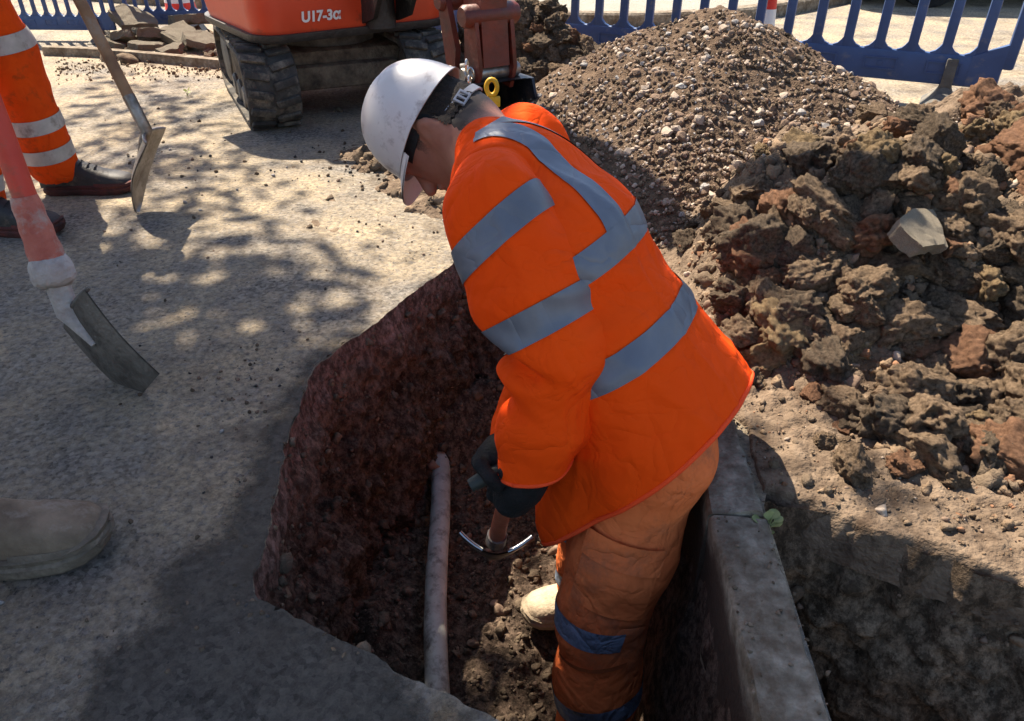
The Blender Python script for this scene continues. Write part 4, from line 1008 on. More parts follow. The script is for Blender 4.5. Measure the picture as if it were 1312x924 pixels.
NB = unit(np.cross(Lw, SPD)); NB = NB if NB[2] > 0 else -NB
HNO = unit(SPD - NB * 0.27 - Lw * 0.16); HEM = (TC[0] + SPD * 0.085, HNO)
fxl = unit(LWR - LEL); CUFF = (LWR - fxl * 0.004, -unit(fxl + np.array((0.25, 0, 0)))); RCUFF = (RWR, -unit(RWR - REL))
axu = unit(LEL - LSH)
def folds_t(V):
    a = V @ unit(SPD * 0.5 + Lw * 0.8); b = V @ unit(SPD * 0.85 - Lw * 0.5); c = V @ NB
    low = np.clip(((TC[3] - V) @ SPD) / 0.42, 0, 1); lat_ = (V - TC[2]) @ Lw
    out = 0.007 * (0.5 + low) * fbm(np.stack([a * 8, b * 3.0, c * 5], -1), 3, 24)
    out += 0.022 * low * (0.42 - np.abs(vnoise(np.stack([lat_ * 9 + c * 3, (V @ SPD) * 2.0, c * 2], -1), 33)))      # flutes running to the hem
    out += 0.010 * (0.4 - np.abs(vnoise(np.stack([b * 15, a * 4.5, c * 5], -1), 37))) * (1 - 0.5 * low)                # drags across the back
    for pl, no, am, wd in ((TC[2] + Lw * 0.10, unit(Lw + SPD * 0.15), 0.0045, 0.006), (TC[2] + Lw * 0.19, Lw, 0.0040, 0.006), (TC[2] - SPD * 0.12, SPD, 0.003, 0.006), (TC[3] + Lw * 0.02, Lw, 0.003, 0.006)):
        out += am * np.exp(-(((V - pl) @ no) / wd) ** 2)
    return out
def folds_a(V, S, E, Wr):
    ax = unit(E - S); fx = unit(Wr - E); t = (V - S) @ ax; s = (V - E) @ fx
    g = np.exp(-((np.linalg.norm(V - E, axis=1)) / 0.11) ** 2)
    out = g * 0.032 * (0.38 - np.abs(vnoise(np.stack([s * 20 + (V @ Lw) * 4, (V @ Lw) * 6, t * 9], -1), 8)))
    out += 0.006 * fbm(np.stack([t * 8, (V @ Lw) * 6, (V @ SPD) * 5], -1), 3, 14)
    out += 0.018 * np.clip(s / 0.15, 0, 1) * (0.4 - np.abs(vnoise(np.stack([s * 4, (V @ Lw) * 14, (V @ unit(np.cross(fx, Lw))) * 14], -1), 18)))
    out += 0.016 * np.clip(1 - t / 0.16, 0, 1) * (0.4 - np.abs(vnoise(np.stack([t * 5, (V @ Lw) * 12, (V @ np.cross(ax, Lw)) * 12], -1), 28)))
    if Wr is LWR:
        inn = unit(np.array((-1.0, -0.25, 0.1))); sd_ = (V - E) @ inn; m_ = np.clip((sd_ - 0.015) / 0.05, 0, 1)
        q = s + 0.25 * (sd_ - 0.05) + 0.006 * vnoise(V * 18, 3)
        out += m_ * (-0.036 * np.exp(-((q - 0.012) / 0.012) ** 2) + 0.016 * np.exp(-((q - 0.042) / 0.022) ** 2) + 0.008 * np.exp(-((q + 0.028) / 0.018) ** 2) - 0.012 * np.exp(-((q - 0.095) / 0.013) ** 2))
    cr = unit(np.cross(ax, Lw)); out += 0.0045 * np.exp(-(((V - S) @ cr + 0.03) / 0.006) ** 2) * ((V - S) @ Lw > 0)
    return out
def cloth(field, pts, pad, fold, h=0.0078):
    V, F = nets(field, pts.min(0) - pad, pts.max(0) + pad, h); N = vnormals(V, F); V = V + N * fold(V)[:, None]; V = relax(V, F, 1)
    return V, F, vnormals(V, F)
GT = cloth(w_torso, np.array(TC), 0.26, folds_t)
GL = cloth(w_sleeve_l, np.array([LSH, LEL, LWR]), 0.14, lambda V: folds_a(V, LSH, LEL, LWR))
GR = cloth(w_sleeve_r, np.array([RSH, REL, RWR]), 0.13, lambda V: folds_a(V, RSH, REL, RWR))
me = clip_mesh('jacket', GT[0], GT[1], [HEM]); hems = hem_tube(me, *HEM, rad=0.0045)
jacket = wlink('jacket', me, M_ORANGE, wk)
md = jacket.modifiers.new('thick', 'SOLIDIFY'); md.thickness = 0.003; md.offset = -1
wlink('hem', soft(hems.mesh('hem'), 80), M_HEM, jacket)
def armmask(G, S): return ((w_torso(G[0]) > -0.020) | (((G[0] - S) @ Lw) * 0 > 1))[G[1]].all(1)
for G_, cf, S_, farm in ((GL, CUFF, LSH, w_arm_l), (GR, RCUFF, RSH, w_arm_r)):
    near_ = (farm(G_[0]) < 0.05)[G_[1]].any(1)
    # keep the sleeve away from the torso's own open end
    me = clip_mesh('sleeve', G_[0], G_[1], [cf], near_ | (((G_[0] - S_) @ axu < 0.08) & (farm(G_[0]) < 0.06))[G_[1]].all(1)); o = wlink('sleeve', me, M_ORANGE, jacket)
    md = o.modifiers.new('thick', 'SOLIDIFY'); md.thickness = 0.003; md.offset = -1
    t = hem_tube(me, *cf, rad=0.0042)
    if t.v: wlink('cuff', soft(t.mesh('cuff'), 80), M_HEM, jacket)
def between(c, n, w): n = np.asarray(n); return [(c - n * w / 2, n), (c + n * w / 2, -n)]
def jband(G_, planes, mask=None): return wlink('reflective_band', clip_mesh('reflective_band', G_[0], G_[1], planes, mask, 0.0022, G_[2]), M_TAPE, jacket)
UPB = TC[3] - SPD * 0.015; LOB = TC[2] + SPD * 0.02
jband(GT, between(UPB, SPD, 0.052)); jband(GT, between(LOB, SPD, 0.052))
for sg in (1, -1):
    sn = unit(Lw * sg + SPD * 0.45); s0 = UPB + Lw * sg * (0.122 if sg > 0 else 0.165)
    jband(GT, between(s0, sn, 0.050) + [(UPB + SPD * 0.025, SPD), (TC[4] + SPD * 0.110, -SPD), (TC[3] - NB * 0.02, NB)])
ml = (w_arm_l(GL[0]) < 0.045)[GL[1]].all(1); mr = (w_arm_r(GR[0]) < 0.045)[GR[1]].all(1)
jband(GL, between(LSH + axu * 0.035, unit(axu + np.array((0.34, 0.0, 0.10))), 0.050), ml); jband(GL, between(LSH + axu * 0.190, unit(axu + np.array((0.10, 0, 0.02))), 0.052), ml)
axr = unit(REL - RSH); jband(GR, between(RSH + axr * 0.09, axr, 0.05), mr); jband(GR, between(RSH + axr * 0.22, axr, 0.05), mr)

# legs
PEL = A((0.275, 1.175, 0.07)); LHP = PEL + Lw * 0.085; RHP = PEL - Lw * 0.085
LKN = A((0.185, 1.02, -0.285)); LAN = A((0.185, 0.955, -0.62)); RKN = A((0.19, 1.30, -0.29)); RAN = A((0.19, 1.345, -0.60))
def leg_l(P): return sd_chain(P, [LHP, LHP * 0.5 + LKN * 0.5, LKN, LKN * 0.5 + LAN * 0.5, LAN], [0.112, 0.100, 0.086, 0.083, 0.080], 0.04)
def leg_r(P): return sd_chain(P, [RHP, RHP * 0.5 + RKN * 0.5, RKN, RAN], [0.105, 0.088, 0.074, 0.072], 0.04)
def trs(P): return smin(smin(leg_l(P), leg_r(P), 0.03), sd_ell(P, PEL, [Lw, SPD, NB], (0.170, 0.15, 0.130)), 0.05)
al = np.array([PEL, LHP, RHP, LKN, LAN, RKN, RAN]); TV, TF = nets(trs, al.min(0) - 0.2, al.max(0) + 0.2, 0.0078); TN = vnormals(TV, TF)
lt = unit(LKN - LHP); ls = unit(LAN - LKN)
tk = (TV - LKN) @ ls
ed = np.exp(-(np.linalg.norm(TV - LKN, axis=1) / 0.15) ** 2)
fo = 0.010 * (0.4 - np.abs(vnoise(np.stack([tk * 15, TV[:, 0] * 5, TV[:, 1] * 5], -1), 3))) * (0.35 + ed) + 0.007 * fbm(np.stack([tk * 8, TV[:, 0] * 4, TV[:, 1] * 4], -1), 4, 12)
fo += 0.009 * np.clip((tk - 0.10) / 0.2, 0, 1) * (0.45 - np.abs(vnoise(np.stack([tk * 13, TV[:, 0] * 3, TV[:, 1] * 3], -1), 5)))
TV = TV + TN * fo[:, None]; TV = relax(TV, TF, 1); TN = vnormals(TV, TF)
fl = (leg_l(TV) < leg_r(TV))[TF].mean(1) > 0.5
trousers = wlink('trousers', amesh('trousers', TV, TF), M_TROUS, wk, smooth=True)
def tband(planes, mask, off=0.0022, m=M_TAPE3, name='reflective_band'):
    return wlink(name, clip_mesh(name, TV, TF, planes, mask, off, TN), m, trousers)
accr = unit(np.cross(lt, np.array((-0.30, -0.95, 0.0)))); accr = accr if accr[0] > 0 else -accr
tband(between(LKN - lt * 0.005, unit(lt + np.array((0.20, 0, 0))), 0.048) + [(LKN + accr * 0.055, -accr)], fl); tband(between(LKN + ls * 0.200, unit(ls + np.array((0.22, 0, 0))), 0.050), fl)
tband(between(RKN + ls * 0.02, ls, 0.048), ~fl); tband(between(RKN + ls * 0.22, ls, 0.048), ~fl)
# cargo pocket with flap, and knee-pad pocket, on the near leg
nearv = unit(np.array((-0.30, -0.95, 0.0))); nearv = unit(nearv - lt * (nearv @ lt)); acr = np.cross(lt, nearv)
pc = LHP * 0.42 + LKN * 0.58
tband([(pc - lt * 0.075, lt), (pc + lt * 0.085, -lt), (pc - acr * 0.075, acr), (pc + acr * 0.070, -acr), (pc, nearv)], fl, 0.006, M_TROUS, 'cargo_pocket')
tband([(pc - lt * 0.085, lt), (pc - lt * 0.030, -lt), (pc - acr * 0.078, acr), (pc + acr * 0.073, -acr), (pc, nearv)], fl, 0.010, M_TROUS, 'pocket_flap')
kc = LKN + ls * 0.03
tband([(kc + ls * 0.032, unit(ls - acr * 0.2)), (kc + ls * 0.042, -unit(ls - acr * 0.2)), (kc - acr * 0.07, acr), (kc + acr * 0.065, -acr), (kc, nearv)], fl, 0.005, M_TROUS_S, 'pocket_seam')
for k_, a_ in (((LHP, LKN), 0.078), ((LKN, LAN), 0.02)):
    pass
bt = boot(wk, 'boot', Vector((0.24, 0.965, -0.712)), math.radians(190), M_BOOTTAN, M_SOLETAN)
bt2 = boot(wk, 'boot', Vector((0.315, 1.385, -0.700)), math.radians(196), M_BOOTTAN, M_SOLETAN, tilt=0.10)

# head, helmet
HO = A(W(545, 160, 1.49)); HU = unit((-0.87, 0.28, 0.36)); HF = unit((-0.36, -0.10, -0.92))
NECK = A(W(596, 163, 1.47))
head_body(wk, HO - HU * 0.006, HU, HF, NECK, TC[4], [([TC[4], TC[2], PEL], [0.09, 0.10, 0.10]), ([LSH, LEL, LWR], [0.05, 0.042, 0.030]), ([RSH, REL, RWR], [0.05, 0.042, 0.030]),
          ([LHP, LKN, LAN], [0.075, 0.055, 0.045]), ([RHP, RKN, RAN], [0.075, 0.055, 0.045])], h=0.0062)
helmet_parts(wk, HO, HU, HF, M_HELM, M_HELM_IN, 0.835)

# trenching shovel in his hands
S0 = A(W(655, 610, 1.38)); S1 = A(W(636, 690, 1.60)); sdv = unit(S1 - S0)
glove(wk, LWR + unit(LWR - LEL) * 0.00, LWR + unit(LWR - LEL) * 0.07 + np.array((-0.03, 0.0, 0)), (0, -1, 0), (0, 0, 1), S0 + sdv * 0.02, -sdv, M_GLOVE, 1.05)
sh = empty('trenching_shovel', Vector(S1)); tag(sh, 'short brown-handled trenching shovel held low by the bending worker', 'shovel')
mb = MB(); mb.tube([Vector(S0 - sdv * 0.015), Vector(S0 + sdv * 0.15), Vector(S1)], [0.0165, 0.0165, 0.018], 16); wlink('shaft', soft(mb.mesh('shaft'), 50), mat('red_brown_shaft', (0.44, 0.115, 0.050), (0.25, 0.070, 0.034), 14, 0.5, bump=0.2, bscale=70, spec=0.4), sh)
mb = MB(); mb.tube([Vector(S1 - sdv * 0.02), Vector(S1 + sdv * 0.015)], [0.0215, 0.0225], 16); wlink('collar', soft(mb.mesh('collar'), 50), M_STEEL, sh)
gx = unit(A(W(598, 600, 1.40)) - A(W(634, 580, 1.40))); gc = S0 - sdv * 0.055 + gx * 0.040
mb = MB(); mb.tube([Vector(gc - gx * 0.045), Vector(gc - gx * 0.02), Vector(gc + gx * 0.02), Vector(gc + gx * 0.05)], [0.0125, 0.015, 0.015, 0.0125], 14); wlink('grip', soft(mb.mesh('grip'), 50), mat('dark_green_grip', (0.035, 0.042, 0.038), (0.02, 0.024, 0.022), 20, 0.5), sh)
mb = MB()
for e in (-0.036, 0.042): mb.tube([Vector(gc + gx * e), Vector(S0 - sdv * 0.01 + gx * e * 0.35), Vector(S0 + sdv * 0.01)], [0.008, 0.010, 0.013], 10)
wlink('yoke', soft(mb.mesh('yoke'), 60), MATS['red_brown_shaft'], sh)
glove(wk, RWR, gc + np.array((0.0, 0.05, 0.03)), (0, 0, -1), (0, 0, 1), gc, gx, M_GLOVE, 0.95)
lat = unit(np.cross(sdv, np.array((0, 1.0, 0.2)))); lat = lat if lat[0] > 0 else -lat; dep = np.cross(lat, sdv); dep = dep if dep[1] < 0 else -dep
bdv = unit(unit(S1 - np.array((0, 0, 1.0))) * 0.8 + sdv * 0.2)
lat = unit(lat - bdv * (lat @ bdv)); dep = np.cross(lat, bdv); dep = dep if dep[2] > 0 else -dep
mb = MB()
for off in (0.0, 0.0035):
    R = []
    for i in range(11):
        t = i / 10; row = []
        for j in range(21):
            q = (j - 10) / 10; wd = 0.078 * (1 - 0.35 * t ** 2.2)
            row.append(Vector(S1 + sdv * 0.012 + bdv * 0.20 * t + lat * q * wd + dep * (0.040 * abs(q) ** 1.8 * (1 - 0.25 * t) - 0.030 + off)))
        R.append(row)
    mb.grid(R)
bl = wlink('blade', soft(mb.mesh('blade', fix=False), 60), M_MUDSTEEL, sh)
for s_ in (-1, 1):
    mb = MB(); pts = []
    for j in range(7):
        q = s_ * (0.35 + 0.65 * j / 6); pts.append(Vector(S1 + sdv * 0.012 + lat * q * 0.078 + dep * (0.040 * abs(q) ** 1.8 - 0.027)))
    mb.tube(pts, 0.0058, 8); wlink('tread', soft(mb.mesh('tread'), 60), M_CHROME, bl)

# ================================================================== OTHER THINGS
# ------------------------------------------------------------------ two colleagues on the asphalt
def standing(name_label, feet, heads, hips_h, m_tr, m_ja, m_bt, m_so, bands, hands, sole_kw, helmet_m, seed, lean=(0, 0), label=''):
    (fl_, fr_), ang = feet, heads
    f2 = np.array((math.cos(ang), math.sin(ang), 0)); L2 = np.array((-f2[1], f2[0], 0))
    mid = (np.array(fl_) + np.array(fr_)) / 2; mid = np.array((mid[0], mid[1], 0))
    pr = empty('person', (mid[0], mid[1], 0)); tag(pr, label, 'person')
    ln = np.array((lean[0], lean[1], 0))
    hip = mid + np.array((0, 0, hips_h)) + ln * 0.4; ch = hip + np.array((0, 0, 0.42)) + ln * 0.4 + f2 * 0.05; nk = ch + np.array((0, 0, 0.15)) + f2 * 0.02
    anks = []; boots = []
    for q, p in ((1, fl_), (-1, fr_)):
        p = np.array((p[0], p[1], 0.0)); hj = hip + L2 * 0.09 * q; an = p + np.array((0, 0, 0.11)) + f2 * 0.04
        kn = hj * 0.52 + an * 0.48 + f2 * 0.035; anks.append((hj, kn, an)); 
        boot(pr, 'boot', Vector(p), ang + q * 0.06, m_bt, m_so, **sole_kw)
    def tr(P):
        d = sd_ell(P, hip, [L2, f2, np.array((0, 0, 1.0))], (0.19, 0.14, 0.16))
        for hj, kn, an in anks: d = smin(d, sd_chain(P, [hj, kn, an], [0.105, 0.094, 0.086], 0.03), 0.04)
        return d
    al = np.array([hip + 0.2, hip - 0.2] + [x for a in anks for x in a])
    V, F = nets(tr, al.min(0) - 0.13, al.max(0) + 0.13, 0.0095); N = vnormals(V, F)
    z = V[:, 2]
    fo = 0.012 * (0.4 - np.abs(vnoise(np.stack([z * 12, V[:, 0] * 4, V[:, 1] * 4], -1), seed))) * np.clip(1.3 - z, 0.4, 1.2) + 0.008 * fbm(np.stack([z * 6, V[:, 0] * 5, V[:, 1] * 5], -1), 3, seed + 2)
    V = V + N * fo[:, None]; N = vnormals(V, F)
    F2 = F[(V[:, 2] > 0.055)[F].all(1)]
    t = wlink('trousers', amesh('trousers', V, F2), m_tr, pr, smooth=True)
    near = [np.linalg.norm(np.minimum(1, 1) * (V[:, :2] - (a[1][:2] * 0.5 + a[2][:2] * 0.5)), axis=1) for a in anks]
    lm = (near[0] < near[1])
    for q in (0, 1):
        fm = (lm if q == 0 else ~lm)[F].all(1); hj, kn, an = anks[q]; axl = unit(an - kn)
        for zc, wd in bands:
            c = kn + (an - kn) * ((kn[2] - zc) / (kn[2] - an[2]))
            wlink('reflective_band', clip_mesh('reflective_band', V, F, between(c, axl, wd), fm, 0.003, N), M_TAPE2, t)
    # jacket with two arms towards the hands
    arms = []
    for q, hd in ((1, hands[0]), (-1, hands[1])):
        s_ = ch + L2 * 0.19 * q + np.array((0, 0, 0.06)); h_ = np.array(hd); m_ = (s_ + h_) / 2 - f2 * 0.04 + L2 * 0.05 * q - np.array((0, 0, 0.10)); arms.append((s_, m_, h_))
    def ja(P):
        d = sd_loft(P, [hip - np.array((0, 0, 0.05)), hip + np.array((0, 0, 0.16)), ch, nk - np.array((0, 0, 0.02))], L2, [0.20, 0.19, 0.20, 0.075], [0.145, 0.135, 0.135, 0.07], 0.06)
        for a in arms: d = smin(d, sd_chain(P, list(a), [0.080, 0.064, 0.050], 0.03), 0.03)
        return d
    al = np.array([hip - 0.1, nk] + [x for a in arms for x in a]); V, F = nets(ja, al.min(0) - 0.22, al.max(0) + 0.2, 0.013); N = vnormals(V, F)
    V = V + N * (0.008 * fbm(V * np.array((6, 6, 9)), 3, seed + 9))[:, None]; N = vnormals(V, F)
    fj = (V[:, 2] > hip[2] - 0.13)[F].all(1)
    j = wlink('jacket', amesh('jacket', V, F[fj]), m_ja, pr, smooth=True)
    up = np.array((0, 0, 1.0)); tor = (np.min([sd_chain(V, list(a), [0.08, 0.064, 0.05]) for a in arms], 0) > 0.01)[F].all(1)
    for c in (0.12, 0.30): wlink('reflective_band', clip_mesh('reflective_band', V, F, between(hip + up * c, up, 0.05), tor, 0.003, N), M_TAPE2, j)
    O = nk + np.array((0, 0, 0.17)) + f2 * 0.03; fdir = unit(f2 * 0.8 + np.array((0, 0, -0.45)))
    head_body(pr, O, unit(np.array((0, 0, 1.0)) + f2 * 0.4), fdir, nk, ch, [([ch, hip], [0.10, 0.10])] + [(list(a), [0.05, 0.042, 0.030]) for a in arms] + [([a[0], a[1], a[2]], [0.08, 0.055, 0.045]) for a in anks], h=0.0085)
    helmet_parts(pr, O + np.array((0, 0, 0.01)), unit(np.array((0, 0, 1.0)) + f2 * 0.4), fdir, helmet_m, M_HELM_IN, 0.92)
    return pr, arms
# wooden-handled shovel leaning in the first colleague's hands
def shovel(name, label, tip, sock, top, width, length, m_shaft, m_blade, face, r=0.019, collar=None, square=False, holder=None):
    root = empty(name, tip); tag(root, label, 'shovel')
    tip, sock, top = A(tip), A(sock), A(top)
    bd = unit(sock - tip); fc = unit(np.array(face) - bd * (np.array(face) @ bd)); lt_ = np.cross(bd, fc); ln = length
    mb = MB()
    rows = {}
    for off in (0.0, 0.003):
        R = []
        for i in range(19):
            t = i / 18; row = []
            if square: wd = width * (0.88 + 0.12 * t)
            else: wd = width * (min(1.0, (t / 0.55) ** 0.55) if t > 0 else 0.06) * (1.0 if t < 0.85 else 1.0 - (t - 0.85) * 0.5)
            for k in range(17):
                q = (k - 8) / 8
                row.append(Vector(tip + bd * t * ln + lt_ * q * wd + fc * ((0.014 if square else 0.030) * abs(q) ** 2 * (0.4 + 0.6 * t) + off - (0.008 if square else 0.0165) * math.sin(math.pi * min(1, t * 1.02)))))
            R.append(row)
        mb.grid(R)
    bl = wlink('blade', soft(mb.mesh('blade', fix=False), 60), m_blade, root)
    for s_ in (-1, 1):
        mt = MB()
        pts = [Vector(tip + bd * ln + lt_ * (s_ * (0.25 + 0.75 * k / 5)) * width * 0.95 + fc * (0.030 * (0.25 + 0.75 * k / 5) ** 2)) for k in range(6)]
        mt.tube(pts, [0.005, 0.006, 0.0065, 0.0065, 0.006, 0.004], 8); wlink('tread', soft(mt.mesh('tread'), 60), m_blade, bl)
    ms = MB(); e = tip + bd * (ln - 0.03)
    ms.tube([Vector(tip + bd * (ln * 0.62) - fc * 0.010), Vector(e - fc * 0.004), Vector(sock), Vector(sock + (top - sock) * 0.16)], [0.006, 0.016, r * 1.05, r * 1.08], 16)
    wlink('socket', soft(ms.mesh('socket'), 60), m_blade if collar is None else M_DUSTY, root)
    st = sock + (top - sock) * (0.15 if collar is None else 0.02)
    mm = MB(); mm.tube([Vector(st), Vector(sock * 0.5 + top * 0.5 + fc * 0.004), Vector(top)], [r, r * 1.02, r], 16)
    wlink('shaft', soft(mm.mesh('shaft'), 60), m_shaft, root)
    mg = MB(); d = unit(top - sock); mg.tube([Vector(top - lt_ * 0.06), Vector(top + lt_ * 0.06)], r * 0.95, 14)
    wlink('grip', soft(mg.mesh('grip'), 60), m_shaft, root)
    if collar:
        mc = MB(); a0, a1 = collar; n = 9
        pts = [Vector(sock + (top - sock) * (a0 + (a1 - a0) * i / (n - 1))) for i in range(n)]
        mc.tube(pts, [r * (1.62 - 0.5 * (i / (n - 1)) + (0.10 if i % 2 else 0)) for i in range(n)], 18); wlink('collar', soft(mc.mesh('collar'), 60), M_SOCKET, root)
        mk = MB(); k0 = sock + (top - sock) * (a0 - 0.015)
        V = [Vector(k0 + (top - sock) * (0.016 * i)) for i in range(6)]; mk.tube(V, [r * 1.25, r * 1.85, r * 1.95, r * 1.9, r * 1.75, r * 1.5], 16)
        me = mk.mesh('crust'); VV = np.array([v.co[:] for v in me.vertices]); VV += 0.004 * np.stack([vnoise(VV * 90 + 3 * q, 5 + q) for q in range(3)], -1)
        me.vertices.foreach_set('co', VV.astype(np.float32).ravel()); wlink('cement_crust', soft(me, 70), M_DUSTY, root)
    return root, top, unit(top - sock)
tipA = G(172, 271, 0.012); sockA = WY(188, 168, tipA.y + 0.02); topA = WY(99, -3, tipA.y + 0.10); topA = sockA + (topA - sockA) * 1.75
shA = shovel('digging_shovel', 'round-point shovel with dusty wooden shaft resting on its tip on the asphalt', tipA, sockA, topA, 0.105, 0.29, M_WOOD, M_STEEL, (1.0, 0.10, 0.25), r=0.0185)
tipB = G(186, 500, 0.010); sockB = WY(88, 402, tipB.y + 0.06); topB = WY(2, 178, tipB.y + 0.12); topB = sockB + (topB - sockB) * 2.1
bdB = unit(A(sockB) - A(tipB)); vB = unit((A(tipB) + A(sockB)) / 2 - np.array((0, 0, 1.0))); vB = unit(vB - bdB * (vB @ bdB)); latB = 0.90 * vB + 0.44 * np.cross(bdB, vB); fcB = np.cross(latB, bdB)
shB = shovel('square_shovel', 'square-mouth shovel with thick red shaft and cement-crusted collar', tipB, sockB, topB, 0.098, 0.235, M_REDSH, M_MUDSTEEL, fcB, r=0.0235, collar=(0.10, 0.33), square=True)
hA1 = A(sockA) + (A(topA) - A(sockA)) * 0.97; hA2 = A(sockA) + (A(topA) - A(sockA)) * 0.72
toe1 = G(172, 249); toe2 = G(88, 294)
h1 = Vector((toe1.x - 0.31, toe1.y + 0.015, 0)); h2 = Vector((toe2.x - 0.31, toe2.y - 0.02, 0))
pA, armsA = standing('person', ((h1.x, h1.y), (h2.x, h2.y)), 0.03, 0.86, M_ORANGE2, M_ORANGE2, M_BOOTBLK, M_SOLERED, ((0.17, 0.050), (0.275, 0.050), (0.545, 0.055)),
              (hA1 - np.array((0.05, 0, 0)), hA2 - np.array((0.05, 0.0, 0))), dict(L=0.31), M_HELM, 40, label='standing worker in dirty orange trousers and black boots holding the wooden shovel')
for hd, fr in ((hA1, 0.97), (hA2, 0.72)):
    ax_ = unit(A(topA) - A(sockA)); glove(pA, hd - np.array((0.075, 0.0, 0.01)), hd - np.array((0.03, 0, 0)), (0, -1, 0), (0, 0, 1), hd, ax_, M_GLOVE)
toe3 = G(110, 722); h3 = Vector((toe3.x - 0.29, toe3.y - 0.025, 0))
hB1 = A(sockB) + (A(topB) - A(sockB)) * 0.98; hB2 = A(sockB) + (A(topB) - A(sockB)) * 0.74
pB, armsB = standing('person', ((h3.x - 0.02, h3.y + 0.30) if False else (h3.x, h3.y), (h3.x - 0.10, h3.y - 0.34)), math.radians(9), 0.87, M_TROUS, M_ORANGE2, M_SUEDE, M_SOLE, ((0.22, 0.05), (0.42, 0.05)),
              (hB1 - np.array((0.0, 0.06, 0)), hB2 - np.array((0.0, 0.06, 0))), dict(L=0.33, lace=False, high=0.125, zs=1.22), M_HELM, 70, lean=(-0.10, 0), label='worker with a scuffed grey-brown suede boot, standing beside the red shovel')
for hd in (hB1, hB2):
    ax_ = unit(A(topB) - A(sockB)); glove(pB, hd - np.array((0.02, 0.085, 0.01)), hd - np.array((0, 0.03, 0)), (1, 0, 0), (0, 0, 1), hd, ax_, M_GLOVE)

# ------------------------------------------------------------------ barriers
def make_barrier():
    r = empty('pedestrian_barrier')
    W_, H0, H1 = 2.0, 0.10, 1.02
    mb = MB(); mb.box((0.03, -0.020, H0 + 0.005), (W_ - 0.03, 0.020, H0 + 0.152), b=0.012)
    rail = build('bottom_rail', mb, M_BLUE, r)
    for k in range(8):      # recessed slots with bolt heads
        x = 0.20 + k * 0.225; m2 = MB(); m2.box((x - 0.055, -0.026, H0 + 0.055), (x + 0.055, -0.0195, H0 + 0.062)); m2.box((x - 0.055, -0.026, H0 + 0.108), (x + 0.055, -0.0195, H0 + 0.115)); m2.box((x - 0.062, -0.026, H0 + 0.055), (x - 0.055, -0.0195, H0 + 0.115)); m2.box((x + 0.055, -0.026, H0 + 0.055), (x + 0.062, -0.0195, H0 + 0.115))
        m2.tube([(x, -0.018, H0 + 0.085), (x, -0.024, H0 + 0.085)], 0.012, 10)
        build('slot', m2, M_BLUE, rail)
    mb = MB(); mb.box((0.03, -0.022, H1 - 0.20), (W_ - 0.03, 0.022, H1), b=0.012); build('top_rail', mb, M_BLUE, r)
    mb = MB(); mb.box((0.10, -0.030, H1 - 0.17), (W_ - 0.10, -0.0225, H1 - 0.03)); build('reflective_board', mb, M_CONERED, r)
    n = 17
    bm_ = MB(); bm_.box((-0.0165, -0.015, H0 + 0.140), (0.020, 0.015, H1 - 0.19), b=0.007)
    for sg in (-1, 1):      # rounded corners at the foot of the slot
        bm_.prism([(sg * 0.0145, H0 + 0.140), (sg * 0.050, H0 + 0.140), (sg * 0.050, H0 + 0.154), (sg * 0.034, H0 + 0.162), (sg * 0.024, H0 + 0.176), (sg * 0.0145, H0 + 0.195)], -0.014, 0.014)
    bar = soft(bm_.mesh('bar'), 40); bar.materials.append(M_BLUE)
    for k in range(1, n):
        link('bar', bar, None, r, loc=(W_ * k / n, 0, 0))
    for x, sg in ((0.0, 1), (W_, -1)):
        mb = MB(); mb.box((x - 0.034 if sg < 0 else x - 0.004, -0.024, H0 + 0.10), (x + 0.004 if sg < 0 else x + 0.034, 0.024, H1 + 0.02), b=0.010)
        mb.prism([(x + sg * 0.002, H0 + 0.14), (x + sg * 0.10, H0 + 0.012), (x + sg * 0.14, H0 + 0.012), (x + sg * 0.14, H0 + 0.15), (x + sg * 0.02, H0 + 0.22)], -0.021, 0.021)
        build('end_post', mb, M_BLUE, r)
    for x in (0.20, W_ - 0.20):
        mb = MB(); mb.box((x - 0.020, -0.045, 0.085), (x + 0.020, -0.022, 0.235), b=0.006)
        R = []
        for t in range(9):
            q = t / 8; w = 0.022 + 0.05 * q ** 1.6; dp = 0.040 + 0.20 * q ** 1.5; z = 0.10 * (1 - q) + 0.006
            R.append([Vector((x + w * math.copysign(abs(math.cos(a)) ** 0.5, math.cos(a)), dp * math.copysign(abs(math.sin(a)) ** 0.5, math.sin(a)), z)) for a in [2 * math.pi * j / 20 for j in range(21)]])
        mb.grid(R)
        build('foot', mb, M_FOOT, r)
    return r
def copy_tree(o, parent=None):
    c = o.copy(); COL.objects.link(c); c.parent = parent
    for ch in list(o.children): copy_tree(ch, c)
    return c
def set_barrier(b, p0, p1, label):
    p0, p1 = Vector(p0), Vector(p1); d = p1 - p0; b.location = (p0.x, p0.y, 0); b.rotation_euler = (0, 0, math.atan2(d.y, d.x)); b.scale = (d.length / 2.0, 1, 1)
    tag(b, label, 'barrier', 'blue barriers round the works')
bar0 = make_barrier()
fL, fR = G(735, 86), G(1205, 136); dv = (fR - fL); e0 = fL - dv * 0.155; e1 = fR + dv * 0.125
set_barrier(bar0, e0, e1, 'blue plastic barrier behind the gravel pile')
b2e = Vector((e0.x - 0.10, e0.y + 0.22, 0)); b2s = Vector((b2e.x - 1.62, b2e.y + 0.95, 0))
set_barrier(copy_tree(bar0), b2s, b2e, 'blue plastic barrier behind the excavator arm')
b3e = Vector((b2s.x - 0.10, b2s.y + 0.12, 0)); b3s = G(167, 33); b3s = b3e + (b3s - b3e).normalized() * 2.0
b3 = copy_tree(bar0); set_barrier(b3, G(168, 44), G(168, 44) + Vector((1.40, 0.06, 0)), 'blue plastic barrier behind the broken asphalt slabs'); b3.scale = (0.70, 0.7, 0.64)
